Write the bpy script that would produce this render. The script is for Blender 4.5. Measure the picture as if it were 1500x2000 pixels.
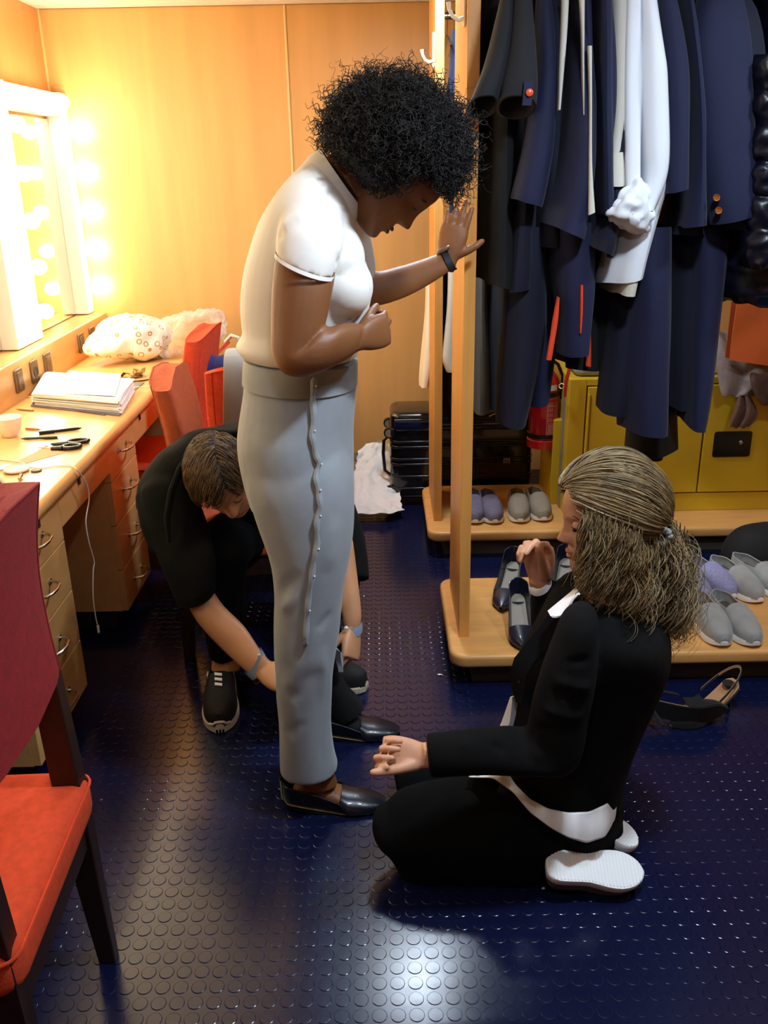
import bpy, bmesh, math, random
import numpy as np
from mathutils import Vector, Matrix, noise
for o in list(bpy.data.objects): bpy.data.objects.remove(o)
scene = bpy.context.scene
col = scene.collection
PI = math.pi
random.seed(7); RNG = np.random.default_rng(7)

# ------------------------------------------------------------ camera
FPX, CAMH = 1740.0, 1.52
_g = np.array([85.0, 4471.0, FPX]); _g /= np.linalg.norm(_g)
_Z = -_g
_Y = np.array([-12.5, -677.6, FPX]); _Y -= _Y.dot(_Z) * _Z; _Y /= np.linalg.norm(_Y)
_X = np.cross(_Y, _Z)
RW = np.array([_X, _Y, _Z])                       # world = RW @ (right, down, forward)
camd = bpy.data.cameras.new('camera'); cam = bpy.data.objects.new('camera', camd); col.objects.link(cam)
camd.sensor_fit = 'VERTICAL'; camd.sensor_height = 24.0; camd.lens = FPX / 2000 * 24.0
camd.clip_start = 0.05
_r, _d, _f = RW[:, 0], RW[:, 1], RW[:, 2]
cam.matrix_world = Matrix(((_r[0], -_d[0], -_f[0], 0), (_r[1], -_d[1], -_f[1], 0), (_r[2], -_d[2], -_f[2], CAMH), (0, 0, 0, 1)))
scene.camera = cam
# ------------------------------------------------------------ exposure, world, lights
scene.view_settings.view_transform = 'Standard'; scene.view_settings.look = 'None'
scene.view_settings.gamma = 1.0; scene.view_settings.use_curve_mapping = False
scene.view_settings.exposure = 0.0
scene.cycles.max_bounces = 7; scene.cycles.diffuse_bounces = 4; scene.cycles.glossy_bounces = 4
scene.cycles.transmission_bounces = 6; scene.cycles.transparent_max_bounces = 12
scene.cycles.caustics_reflective = False; scene.cycles.caustics_refractive = False
scene.cycles.sample_clamp_indirect = 6.0
scene.cycles.use_denoising = True
wd = bpy.data.worlds.new('world'); scene.world = wd; wd.use_nodes = True
wd.node_tree.nodes['Background'].inputs[0].default_value = (0.5, 0.6, 0.8, 1)
wd.node_tree.nodes['Background'].inputs[1].default_value = 0.05
def area(name, loc, size, power, color, target=None, spread=None, shape='DISK'):
    l = bpy.data.lights.new(name, 'AREA'); l.energy = power; l.color = color; l.shape = shape; l.size = size
    if spread: l.spread = math.radians(spread)
    o = bpy.data.objects.new(name, l); col.objects.link(o); o.location = loc
    if target is not None:
        o.rotation_euler = (Vector(target) - Vector(loc)).to_track_quat('-Z', 'Y').to_euler()
    return o
COOL = (0.72, 0.86, 1.0)
area('ceiling_spot_light', (0.17, 3.16, 2.165), 0.26, 26, COOL)
area('ceiling_spot_light', (0.60, 1.40, 2.165), 0.16, 27, COOL)
area('ceiling_spot_light', (0.10, 0.55, 2.165), 0.14, 5, COOL)
area('ceiling_spot_light', (1.45, 1.95, 2.165), 0.16, 11, COOL)

# ------------------------------------------------------------ picture -> place helpers
def ray(px, py): return RW @ np.array([px - 750.0, py - 1000.0, FPX])
def P(px, py, y):
    d = ray(px, py); return Vector(d * (y / d[1])) + Vector((0, 0, CAMH))
def PZ(px, py, z):
    d = ray(px, py); return Vector(d * ((z - CAMH) / d[2])) + Vector((0, 0, CAMH))
def PX(px, py, x):
    d = ray(px, py); return Vector(d * (x / d[0])) + Vector((0, 0, CAMH))
CAMV = Vector((0, 0, CAMH))

# ------------------------------------------------------------ materials
def lin(c):
    if isinstance(c, str):
        c = c.lstrip('#'); c = [int(c[i:i + 2], 16) / 255 for i in (0, 2, 4)]
    return tuple(x / 12.92 if x <= 0.04045 else ((x + 0.055) / 1.055) ** 2.4 for x in c)
def mat(name, color, rough=0.6, metal=0.0, var=0.06, nscale=6.0, bump=0.0, bscale=80.0, spec=0.5, sheen=0.0,
        stretch=(1, 1, 1), emit=None, estr=0.0, trans=0.0, alpha=1.0, coat=0.0, sss=0.0, bdetail=3, ior=1.45):
    m = bpy.data.materials.new(name); m.use_nodes = True; nt = m.node_tree; b = nt.nodes['Principled BSDF']
    c = lin(color)
    tc = nt.nodes.new('ShaderNodeTexCoord'); mp = nt.nodes.new('ShaderNodeMapping')
    mp.inputs['Scale'].default_value = stretch; nt.links.new(tc.outputs['Object'], mp.inputs[0])
    if var > 0:
        n = nt.nodes.new('ShaderNodeTexNoise'); n.inputs['Scale'].default_value = nscale; n.inputs['Detail'].default_value = 5
        nt.links.new(mp.outputs[0], n.inputs[0])
        r = nt.nodes.new('ShaderNodeValToRGB'); r.color_ramp.elements[0].position = 0.3; r.color_ramp.elements[1].position = 0.7
        r.color_ramp.elements[0].color = (*[x * (1 - var * 2) for x in c], 1)
        r.color_ramp.elements[1].color = (*[min(1, x * (1 + var * 2)) for x in c], 1)
        nt.links.new(n.outputs[0], r.inputs[0]); nt.links.new(r.outputs[0], b.inputs['Base Color'])
    else: b.inputs['Base Color'].default_value = (*c, 1)
    b.inputs['Roughness'].default_value = rough; b.inputs['Metallic'].default_value = metal
    b.inputs['Specular IOR Level'].default_value = spec; b.inputs['IOR'].default_value = ior
    if sheen: b.inputs['Sheen Weight'].default_value = sheen; b.inputs['Sheen Roughness'].default_value = 0.5
    if coat: b.inputs['Coat Weight'].default_value = coat
    if trans: b.inputs['Transmission Weight'].default_value = trans
    if alpha < 1: b.inputs['Alpha'].default_value = alpha
    if sss: b.inputs['Subsurface Weight'].default_value = sss; b.inputs['Subsurface Radius'].default_value = (0.01, 0.004, 0.002)
    if emit: b.inputs['Emission Color'].default_value = (*lin(emit), 1); b.inputs['Emission Strength'].default_value = estr
    if bump:
        n2 = nt.nodes.new('ShaderNodeTexNoise'); n2.inputs['Scale'].default_value = bscale; n2.inputs['Detail'].default_value = bdetail
        nt.links.new(mp.outputs[0], n2.inputs[0])
        bp = nt.nodes.new('ShaderNodeBump'); bp.inputs['Strength'].default_value = bump; bp.inputs['Distance'].default_value = 0.004
        nt.links.new(n2.outputs[0], bp.inputs['Height']); nt.links.new(bp.outputs[0], b.inputs['Normal'])
    return m

# ------------------------------------------------------------ mesh building
class MB:
    def __init__(s): s.v = []; s.f = []
    def add(s, vs, fs):
        k = len(s.v); s.v += [Vector(v) for v in vs]; s.f += [tuple(i + k for i in f) for f in fs]; return s
    def box(s, lo, hi):
        (a, b, c), (d, e, f) = lo, hi
        return s.add([(a, b, c), (d, b, c), (d, e, c), (a, e, c), (a, b, f), (d, b, f), (d, e, f), (a, e, f)],
                     [(0, 3, 2, 1), (4, 5, 6, 7), (0, 1, 5, 4), (1, 2, 6, 5), (2, 3, 7, 6), (3, 0, 4, 7)])
    def obox(s, c, ax, ay, az):
        c, ax, ay, az = Vector(c), Vector(ax), Vector(ay), Vector(az)
        vs = [c + ax * i + ay * j + az * k for k in (-1, 1) for (i, j) in ((-1, -1), (1, -1), (1, 1), (-1, 1))]
        return s.add(vs, [(0, 3, 2, 1), (4, 5, 6, 7), (0, 1, 5, 4), (1, 2, 6, 5), (2, 3, 7, 6), (3, 0, 4, 7)])
    def rings(s, rings, cap=(True, True), closed=True):
        n = len(rings[0]); k = len(s.v); s.v += [Vector(p) for r in rings for p in r]
        for i in range(len(rings) - 1):
            for j in range(n if closed else n - 1):
                a = k + i * n + j; b = k + i * n + (j + 1) % n
                s.f.append((a, b, b + n, a + n))
        if closed:
            if cap[0]: s.f.append(tuple(k + j for j in reversed(range(n))))
            if cap[1]: s.f.append(tuple(k + (len(rings) - 1) * n + j for j in range(n)))
        return s
    def tube(s, pts, r, n=8, cap=(True, True), closed=False):
        pts = [Vector(p) for p in pts]; m = len(pts)
        rs = r if isinstance(r, (list, tuple)) else [r] * m
        up = None; rings = []
        for i, p in enumerate(pts):
            t = (pts[min(i + 1, m - 1)] - pts[max(i - 1, 0)]) if not closed else (pts[(i + 1) % m] - pts[(i - 1) % m])
            if t.length < 1e-9: t = Vector((0, 0, 1))
            t.normalize()
            if up is None: up = t.orthogonal().normalized()
            up = (up - t * up.dot(t))
            up = up.normalized() if up.length > 1e-6 else t.orthogonal().normalized()
            w = t.cross(up)
            rings.append([p + (up * math.cos(a) + w * math.sin(a)) * rs[i] for a in [2 * PI * j / n for j in range(n)]])
        if closed: rings.append(rings[0]); cap = (False, False)
        return s.rings(rings, cap)
    def lathe(s, prof, n=24, center=(0, 0, 0), axis='Z', cap=(True, True)):
        c = Vector(center); rings = []
        for r, z in prof:
            ring = []
            for j in range(n):
                a = 2 * PI * j / n; x, y = r * math.cos(a), r * math.sin(a)
                ring.append(c + (Vector((x, y, z)) if axis == 'Z' else Vector((z, x, y)) if axis == 'X' else Vector((y, z, x))))
            rings.append(ring)
        return s.rings(rings, cap)
    def ball(s, c, r, n=12):
        c = Vector(c); r = Vector(r) if hasattr(r, '__len__') else Vector((r, r, r)); rings = []
        for i in range(1, n):
            th = PI * i / n
            rings.append([c + Vector((r.x * math.sin(th) * math.cos(2 * PI * j / (2 * n)), r.y * math.sin(th) * math.sin(2 * PI * j / (2 * n)), -r.z * math.cos(th))) for j in range(2 * n)])
        return s.rings(rings)
    def rbox(s, lo, hi, r=0.01, n=3, axis='Z'):
        """box with rounded vertical edges and softened top/bottom"""
        (x0, y0, z0), (x1, y1, z1) = lo, hi
        def rr(ins):
            pts = []; q = max(r - ins, 1e-4)
            for cx, cy, a0 in ((x1 - r, y1 - r, 0), (x0 + r, y1 - r, PI / 2), (x0 + r, y0 + r, PI), (x1 - r, y0 + r, 1.5 * PI)):
                for k in range(n + 1):
                    a = a0 + PI / 2 * k / n; pts.append((cx + q * math.cos(a), cy + q * math.sin(a)))
            return pts
        e = min(r, (z1 - z0) / 2) * 0.6; rings = []
        for k in range(n + 1):
            a = PI / 2 * k / n; rings.append([(x, y, z0 + e - e * math.cos(a)) for x, y in rr(e * (1 - math.sin(a)))])
        for k in range(n + 1):
            a = PI / 2 * k / n; rings.append([(x, y, z1 - e + e * math.sin(a)) for x, y in rr(e * (1 - math.cos(a)))])
        return s.rings(rings)

def worg(p):
    v = Vector((0, 0, 0))
    while p is not None: v += p.location; p = p.parent
    return v
def link(name, me, material, parent, smooth):
    o = bpy.data.objects.new(name, me); col.objects.link(o)
    if parent is not None: o.parent = parent
    if material is not None and not me.materials: me.materials.append(material)
    if smooth:
        me.shade_smooth()
        if smooth != 'all': 
            try: me.set_sharp_from_angle(angle=math.radians(40))
            except Exception: pass
    return o
def build(mb, name, material, parent=None, smooth=True, bevel=0, sub=0, local=False, org=None):
    """one mesh object; vertices are given in world space unless local"""
    off = Vector((0, 0, 0)) if local else worg(parent)
    if org is not None: off = off + Vector(org) - worg(parent)
    me = bpy.data.meshes.new(name); me.from_pydata([tuple(v - off) for v in mb.v], [], mb.f)
    bm = bmesh.new(); bm.from_mesh(me)
    if bevel:
        bmesh.ops.bevel(bm, geom=[e for e in bm.edges if len(e.link_faces) == 2 and e.calc_face_angle(0) > 0.6], offset=bevel, segments=2, affect='EDGES', profile=0.5)
    bmesh.ops.recalc_face_normals(bm, faces=bm.faces); bm.to_mesh(me); bm.free()
    o = link(name, me, material, parent, smooth)
    if org is not None: o.location = Vector(org) - worg(parent)
    if sub:
        md = o.modifiers.new('sub', 'SUBSURF'); md.levels = sub; md.render_levels = sub
    return o
def thing(name, label, cat, loc=(0, 0, 0), group=None):
    o = bpy.data.objects.new(name, None); col.objects.link(o); o.location = loc; o.empty_display_size = 0.05
    o['label'] = label; o['category'] = cat
    if group: o['group'] = group
    return o
def tag(o, label, cat, group=None):
    o['label'] = label; o['category'] = cat
    if group: o['group'] = group
    return o
def struct(o): o['kind'] = 'structure'; return o
def solo(mb, name, material, label, cat, group=None, **k):
    """thing that is one mesh: origin at its base centre"""
    xs = [v.x for v in mb.v]; ys = [v.y for v in mb.v]; zs = [v.z for v in mb.v]
    return tag(build(mb, name, material, None, org=((min(xs) + max(xs)) / 2, (min(ys) + max(ys)) / 2, min(zs)), **k), label, cat, group)
def copy_tree(o, parent=None):
    c = o.copy(); col.objects.link(c)
    if parent is not None: c.parent = parent
    for ch in list(o.children): copy_tree(ch, c)
    return c

# pixel-profile sections: a and b are the two outline points of a limb, y the depth of its axis, d its half depth
def S(ax, ay, bx, by, y, d, p=2.0):
    A, B = P(ax, ay, y), P(bx, by, y)
    return [(A + B) / 2, (B - A) / 2, d, p]
def W(c, w, d, p=2.0, u=(1, 0, 0)):
    return [Vector(c), Vector(u).normalized() * w, d, p]
def cr(a, b, c, d, t):
    return 0.5 * ((2 * b) + (c - a) * t + (2 * a - 5 * b + 4 * c - d) * t * t + (3 * b - a - 3 * c + d) * t * t * t)
def loft_rings(secs, n=20, k=4, vdir=None, dome=(0, 0)):
    m = len(secs); C = []; U = []; D = []; Pw = []
    for i in range(m - 1):
        s0, s1, s2, s3 = secs[max(i - 1, 0)], secs[i], secs[i + 1], secs[min(i + 2, m - 1)]
        for q in range(k + (1 if i == m - 2 else 0)):
            t = q / k
            C.append(cr(s0[0], s1[0], s2[0], s3[0], t)); U.append(cr(s0[1], s1[1], s2[1], s3[1], t))
            D.append(max(1e-4, cr(s0[2], s1[2], s2[2], s3[2], t))); Pw.append(s1[3] * (1 - t) + s2[3] * t)
    rings = []; L = len(C); prev = None
    for i in range(L):
        ax = C[min(i + 1, L - 1)] - C[max(i - 1, 0)]
        if vdir is not None: v = Vector(vdir)
        else:
            v = ax.cross(U[i])
            if v.length < 1e-9: v = prev
        v = v.normalized()
        if prev is not None and v.dot(prev) < 0: v = -v
        prev = v
        ring = []
        for j in range(n):
            a = 2 * PI * j / n; ca, sa = math.cos(a), math.sin(a); e = 2 / Pw[i]
            ring.append(C[i] + U[i] * (math.copysign(abs(ca) ** e, ca)) + v * D[i] * (math.copysign(abs(sa) ** e, sa)))
        rings.append(ring)
    def cap(ring, c, dirv, r):
        out = []
        for q in (1, 2, 3):
            a = q / 3.2 * PI / 2
            out.append([c + (p - c) * math.cos(a) + dirv * r * math.sin(a) for p in ring])
        return out
    if dome[0]: 
        d = (C[0] - C[1]).normalized(); rings = list(reversed(cap(rings[0], C[0], d, dome[0]))) + rings
    if dome[1]:
        d = (C[-1] - C[-2]).normalized(); rings = rings + cap(rings[-1], C[-1], d, dome[1])
    return rings
def loft(mb, secs, n=20, k=4, vdir=None, dome=(0, 0), cap=(True, True)):
    return mb.rings(loft_rings(secs, n, k, vdir, dome), cap)

def blob(o, voxel=0.004, smooth=6, fac=0.5):
    """fuse overlapping closed shells of o into one continuous surface"""
    r = o.modifiers.new('r', 'REMESH'); r.mode = 'VOXEL'; r.voxel_size = voxel; r.use_smooth_shade = True
    s = o.modifiers.new('s', 'SMOOTH'); s.factor = fac; s.iterations = smooth
    dg = bpy.context.evaluated_depsgraph_get()
    me = bpy.data.meshes.new_from_object(o.evaluated_get(dg)); o.modifiers.clear()
    mats = list(o.data.materials); o.data = me
    if not me.materials:
        for m_ in mats: me.materials.append(m_)
    me.shade_smooth()
    return o
def coords(me):
    a = np.empty(len(me.vertices) * 3, np.float32); me.vertices.foreach_get('co', a); return a.reshape(-1, 3)
def normals(me):
    a = np.empty(len(me.vertices) * 3, np.float32); me.vertices.foreach_get('normal', a); return a.reshape(-1, 3)
def setco(me, a): me.vertices.foreach_set('co', a.astype(np.float32).ravel()); me.update()
def wrinkle(o, amp=0.004, scale=(8, 8, 8), seed=0, ridge=True, mask=None):
    me = o.data; a = coords(me); nr = normals(me); out = np.empty(len(a))
    for i, p in enumerate(a):
        q = Vector((p[0] * scale[0] + seed, p[1] * scale[1], p[2] * scale[2]))
        h = noise.noise(q); h = (1 - 2 * abs(h)) if ridge else h
        out[i] = h + 0.4 * noise.noise(q * 2.3)
    if mask is not None: out *= mask(a)
    setco(me, a + nr * (out * amp)[:, None])
def sheet(mb, grid, thick=0.003, off=None):
    """cloth or paper sheet: grid of points given real thickness"""
    R, Cn = len(grid), len(grid[0]); g = [[Vector(p) for p in r] for r in grid]
    top, bot = [], []
    for i in range(R):
        for j in range(Cn):
            du = g[i][min(j + 1, Cn - 1)] - g[i][max(j - 1, 0)]; dv = g[min(i + 1, R - 1)][j] - g[max(i - 1, 0)][j]
            nn = du.cross(dv); nn = nn.normalized() if nn.length > 1e-9 else Vector((0, 0, 1))
            top.append(g[i][j] + nn * thick / 2); bot.append(g[i][j] - nn * thick / 2)
    N = R * Cn; f = []
    for i in range(R - 1):
        for j in range(Cn - 1):
            a = i * Cn + j; f.append((a, a + 1, a + Cn + 1, a + Cn)); f.append((N + a, N + a + Cn, N + a + Cn + 1, N + a + 1))
    for j in range(Cn - 1):
        f.append((j + 1, j, N + j, N + j + 1)); a = (R - 1) * Cn + j; f.append((a, a + 1, N + a + 1, N + a))
    for i in range(R - 1):
        a = i * Cn; f.append((a, a + Cn, N + a + Cn, N + a)); a = i * Cn + Cn - 1; f.append((a + Cn, a, N + a, N + a + Cn))
    return mb.add(top + bot, f)
def strands(name, lines, radius, material, parent, taper=True):
    """hair strands as native curves; lines is a list of (k,3) arrays, world space"""
    hc = bpy.data.hair_curves.new(name); hc.add_curves([len(l) for l in lines])
    off = np.array(worg(parent)); pos = (np.concatenate(lines) - off).astype(np.float32)
    hc.attributes['position'].data.foreach_set('vector', pos.ravel())
    ra = hc.attributes.get('radius') or hc.attributes.new('radius', 'FLOAT', 'POINT')
    rs = np.concatenate([radius * (np.linspace(1, 0.35, len(l)) if taper else np.ones(len(l))) for l in lines]).astype(np.float32)
    ra.data.foreach_set('value', rs)
    hc.materials.append(material)
    o = bpy.data.objects.new(name, hc); col.objects.link(o); o.parent = parent
    return o
# ============================================================ materials for the room
M = {}
M['wall'] = mat('wood_laminate_wall', '#d3a062', 0.42, var=0.035, nscale=2.2, stretch=(6, 6, 0.5), bump=0.05, bscale=200)
M['beech'] = mat('beech_laminate', '#d29a58', 0.38, var=0.05, nscale=5, stretch=(1, 6, 6), bump=0.03)
M['beech_v'] = mat('beech_upright', '#d6994f', 0.38, var=0.05, nscale=5, stretch=(8, 8, 0.6), bump=0.03)
M['desk'] = mat('desk_laminate', '#d9a768', 0.3, var=0.04, nscale=4, stretch=(6, 0.8, 6), bump=0.02)
M['seam'] = mat('pale_joint_strip', '#e8c48c', 0.35, var=0.0)
M['ceiling'] = mat('white_ceiling_metal', '#e6e2dc', 0.45, var=0.03)
M['dark'] = mat('dark_kick_board', '#241c15', 0.6)
M['black'] = mat('black_plastic', '#101012', 0.35, var=0.02)
M['steel'] = mat('satin_steel', '#c9c3b8', 0.25, metal=1.0, var=0.02)
M['white'] = mat('white_paint', '#f2efe8', 0.45, var=0.01)
def floor_material():
    m = bpy.data.materials.new('navy_studded_rubber'); m.use_nodes = True; nt = m.node_tree; b = nt.nodes['Principled BSDF']
    tc = nt.nodes.new('ShaderNodeTexCoord')
    n1 = nt.nodes.new('ShaderNodeTexNoise'); n1.inputs['Scale'].default_value = 3.0; n1.inputs['Detail'].default_value = 8
    n2 = nt.nodes.new('ShaderNodeTexNoise'); n2.inputs['Scale'].default_value = 45.0; n2.inputs['Detail'].default_value = 4
    for n in (n1, n2): nt.links.new(tc.outputs['Object'], n.inputs[0])
    r = nt.nodes.new('ShaderNodeValToRGB'); r.color_ramp.elements[0].color = (*lin('#0a0e28'), 1); r.color_ramp.elements[1].color = (*lin('#11173c'), 1)
    nt.links.new(n1.outputs[0], r.inputs[0]); nt.links.new(r.outputs[0], b.inputs['Base Color'])
    mr = nt.nodes.new('ShaderNodeMapRange'); mr.inputs['To Min'].default_value = 0.17; mr.inputs['To Max'].default_value = 0.24
    nt.links.new(n2.outputs[0], mr.inputs[0]); nt.links.new(mr.outputs[0], b.inputs['Roughness'])
    bp = nt.nodes.new('ShaderNodeBump'); bp.inputs['Strength'].default_value = 0.04; bp.inputs['Distance'].default_value = 0.001
    nt.links.new(n2.outputs[0], bp.inputs['Height']); nt.links.new(bp.outputs[0], b.inputs['Normal'])
    return m
M['floor'] = floor_material()
YB, ZC, XL, XR, YF = 4.487, 2.19, -1.49, 2.5, -1.4
# floor and its round studs, 36 mm apart
fl = struct(build(MB().box((XL - .1, YF - .1, -.06), (XR + .1, YB + .1, 0)), 'floor', M['floor'], smooth=False))
def stud_mesh():
    s = MB(); n = 20; s.rings([[(r * math.cos(2 * PI * j / n), r * math.sin(2 * PI * j / n), z) for j in range(n)] for r, z in ((.0152, -.0005), (.0149, .0008), (.0140, .0012))], (False, True))
    return s
st = stud_mesh(); sx0, sy0 = .0447, 1.314
spots = []
for i in range(-40, 60):
    for j in range(-14, 86):
        x, y = sx0 + i * .036, sy0 + j * .036
        if XL + .6 < x < XR - .3 and 0.75 < y < YB - .1: spots.append((x, y))
def shown(x, y):
    c = RW.T @ np.array([x, y, -CAMH]); u, v = 750 + FPX * c[0] / c[2], 1000 + FPX * c[1] / c[2]
    return u, v
vis = [(y, x) for x, y in spots if 215 < shown(x, y)[0] < 1490 and 1440 < shown(x, y)[1] < 2010 and not (750 < shown(x, y)[0] < 1260 and shown(x, y)[1] < 1740) and not (540 < shown(x, y)[0] < 755 and shown(x, y)[1] < 1585)]
vis.sort(); near = set((x, y) for y, x in vis[:300])
first = None
for (y, x) in vis[:300]:
    if first is None: first = build(st, 'stud', M['floor'], fl, smooth=False, local=True); first.location = (x, y, 0)
    else:
        c = first.copy(); col.objects.link(c); c.location = (x, y, 0)
rest = MB()
for (x, y) in spots:
    if (x, y) not in near:
        u, v = shown(x, y)
        if -60 < u < 1560 and v < 2080: rest.add([p + Vector((x, y, 0)) for p in st.v], st.f)
ro = build(rest, 'small_studs', M['floor'], fl, smooth=False); ro['kind'] = 'stuff'
# walls: the back wall is two laminate panels with a pale joint between them
xs = P(562, 150, YB).x
wb = struct(build(MB().box((XL - .1, YB + .012, -.05), (XR + .1, YB + .1, ZC + .1)), 'wall_back', M['wall'], smooth=False))
build(MB().box((XL, YB, 0), (xs - .004, YB + .014, ZC)), 'panel', M['wall'], wb, smooth=False, bevel=.001)
build(MB().box((xs + .004, YB, 0), (XR, YB + .014, ZC)), 'panel', M['wall'], wb, smooth=False, bevel=.001)
struct(build(MB().box((xs - .005, YB - .005, 0), (xs + .005, YB + .013, ZC)), 'trim_1', M['seam'], bevel=.001))
struct(build(MB().box((XL, YB - .008, .87), (XL + .009, YB + .002, ZC)), 'trim_2', M['seam']))
struct(build(MB().box((XL - .1, YF, -.05), (XL, YB, ZC + .1)), 'wall_left', M['wall'], smooth=False))
struct(build(MB().box((XR, YF, -.05), (XR + .1, YB, ZC + .1)), 'wall_right', M['wall'], smooth=False))
struct(build(MB().box((XL, YF - .1, -.05), (XR, YF, ZC + .1)), 'wall_front', M['wall'], smooth=False))
ce = struct(build(MB().box((XL, YF, ZC + .012), (XR, YB, ZC + .1)), 'ceiling', M['ceiling'], smooth=False))
y = YB - .01; pl0 = None
while y > 2.2:
    if pl0 is None: pl0 = build(MB().box((XL, -.095, ZC), (XR, 0, ZC + .014)), 'ceiling_plank', M['ceiling'], ce, smooth=False, bevel=.002, local=True); pl0.location = (0, y, 0)
    else: c = pl0.copy(); col.objects.link(c); c.location = (0, y, 0)
    y -= .1
pr = build(MB().box((XL, YF, ZC), (XR, y + .002, ZC + .014)), 'ceiling_panel', M['ceiling'], ce, smooth=False)
# recessed spots (the lamps' fittings)
M['glow'] = mat('lit_spot_lens', '#ffffff', 0.5, var=0, emit='#dcecff', estr=6)
for n_, (x, y) in enumerate(((.17, 3.16), (.60, 1.40), (.10, .55), (1.45, 1.95))):
    t = thing('ceiling_spot', 'round recessed ceiling spot lamp, ' + ('above the gap between woman and clothes rack', 'above the kneeling woman', 'above the photographer', 'in front of the right end of the rack')[n_], 'lamp', (x, y, ZC - .012))
    build(MB().lathe([(.135, 0), (.155, 0), (.155, .012), (.135, .012), (.135, 0)], 28, (x, y, ZC - .012), cap=(False, False)), 'ring', M['steel'], t)
    build(MB().lathe([(.133, .009), (.133, .012)], 28, (x, y, ZC - .012)), 'lens', M['glow'], t)
# ============================================================ vanity: ledge, mirrors, lamps, desk
xd, xw, zd = -.885, -1.355, .72
t = thing('vanity_ledge', 'beech ledge below the lit mirrors with brown wall sockets in its face', 'ledge', (-1.42, 2.6, .72))
build(MB().rbox((XL, .55, .70), (xw, YB - .003, .868), r=.012, n=3), 'ledge_board', M['desk'], t)
M['brown'] = mat('brown_socket_plastic', '#6b5540', 0.4, var=0.03)
M['browndk'] = mat('dark_brown_socket_well', '#3d2f24', 0.5, var=0.03)
def socket(y, kind):
    z0 = .797
    m = MB(); m.rbox((-.036, -.043, 0), (.036, .043, .009), r=.01)
    base = MB(); base.add([Vector((xw + v.z, y + v.x, z0 + v.y)) for v in m.v], m.f)
    o = build(base, 'socket_plate', M['brown'], t)
    if kind == 0: 
        build(MB().box((xw + .007, y - .024, z0 - .032), (xw + .013, y + .0, z0 + .032)).box((xw + .007, y + .002, z0 - .032), (xw + .011, y + .024, z0 + .032)), 'rocker', M['brown'], o, bevel=.001)
    elif kind == 1: build(MB().lathe([(.022, .006), (.022, .0125), (.017, .0125), (.015, .0095)], 20, (xw, y, z0), 'X'), 'socket_well', M['browndk'], o)
    else:
        build(MB().box((xw + .007, y - .026, z0 - .03), (xw + .012, y + .026, z0 + .03)), 'cover', M['brown'], o, bevel=.001)
for y, k in ((3.28, 0), (3.44, 1), (3.59, 2), (4.03, 0), (4.20, 1), (4.355, 2), (2.45, 0), (2.6, 1)): socket(y, k)
M['mirror'] = mat('mirror_glass', '#f4f6f2', 0.015, metal=1.0, var=0)
M['lampwhite'] = mat('white_lamp_housing', '#f7f2e4', 0.5, var=0)
M['bulb'] = mat('lit_warm_bulb', '#fff0d0', 0.4, var=0, emit='#ffecc2', estr=50)
BULBM = None
def bulb_mesh():
    m = MB(); m.lathe([(.004, 0), (.013, .004), (.018, .014), (.024, .024), (.0295, .036), (.031, .05), (.0285, .063), (.021, .075), (.01, .082), (.001, .084)], 16, (0, 0, 0), 'X'); return m
mirs = [(.62, 1.60), (1.62, 2.57), (2.74, 3.47), (3.77, 4.38)]
names_m = ['nearest the camera', 'beside the red chair', 'above the paper stack', 'in the corner beside the back wall']
for (a, b), nm in zip(mirs, names_m):
    t = thing('vanity_mirror', 'tall make-up mirror on the left wall, ' + nm, 'mirror', (XL, (a + b) / 2, .87))
    build(MB().box((XL, a, .872), (XL + .012, b, 1.74)), 'mirror_glass', M['mirror'], t, smooth=False)
def lamp_bar(y0, y1, cols, nm, z1=1.85):
    global BULBM
    t = thing('mirror_lamp_bar', 'white upright lamp bar with round warm bulbs, ' + nm, 'lamp', (XL, (y0 + y1) / 2, .87))
    build(MB().box((XL, y0, .872), (XL + .075, y1, z1)), 'housing', M['lampwhite'], t, smooth=False, bevel=.003)
    for y in cols:
        for z in (.99, 1.165, 1.34, 1.515, 1.69):
            if BULBM is None: BULBM = build(bulb_mesh(), 'bulb', M['bulb'], t, local=True); o = BULBM
            else: o = BULBM.copy(); col.objects.link(o); o.parent = t
            o.location = Vector((XL + .075, y, z)) - worg(t)
lamp_bar(4.39, YB - .012, [4.432], 'against the back wall')
lamp_bar(3.485, 3.76, [3.555, 3.69], 'second from the back wall')
lamp_bar(2.585, 2.73, [2.655], 'third from the back wall')
lamp_bar(1.61 - .12, 1.61, [1.55], 'nearest the camera')
t = thing('mirror_lamp_header', 'white header box with round bulbs running above the mirrors', 'lamp', (XL, 2.6, 1.75))
build(MB().box((XL, .6, 1.752), (XL + .07, YB - .1, 1.845)), 'housing', M['lampwhite'], t, smooth=False, bevel=.003)
for y in (1.8, 2.1, 2.4, 2.9, 3.15, 3.4, 3.62, 3.85, 4.07, 4.27):
    o = BULBM.copy(); col.objects.link(o); o.parent = t; o.location = Vector((XL + .07, y, 1.80)) - worg(t)

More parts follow.
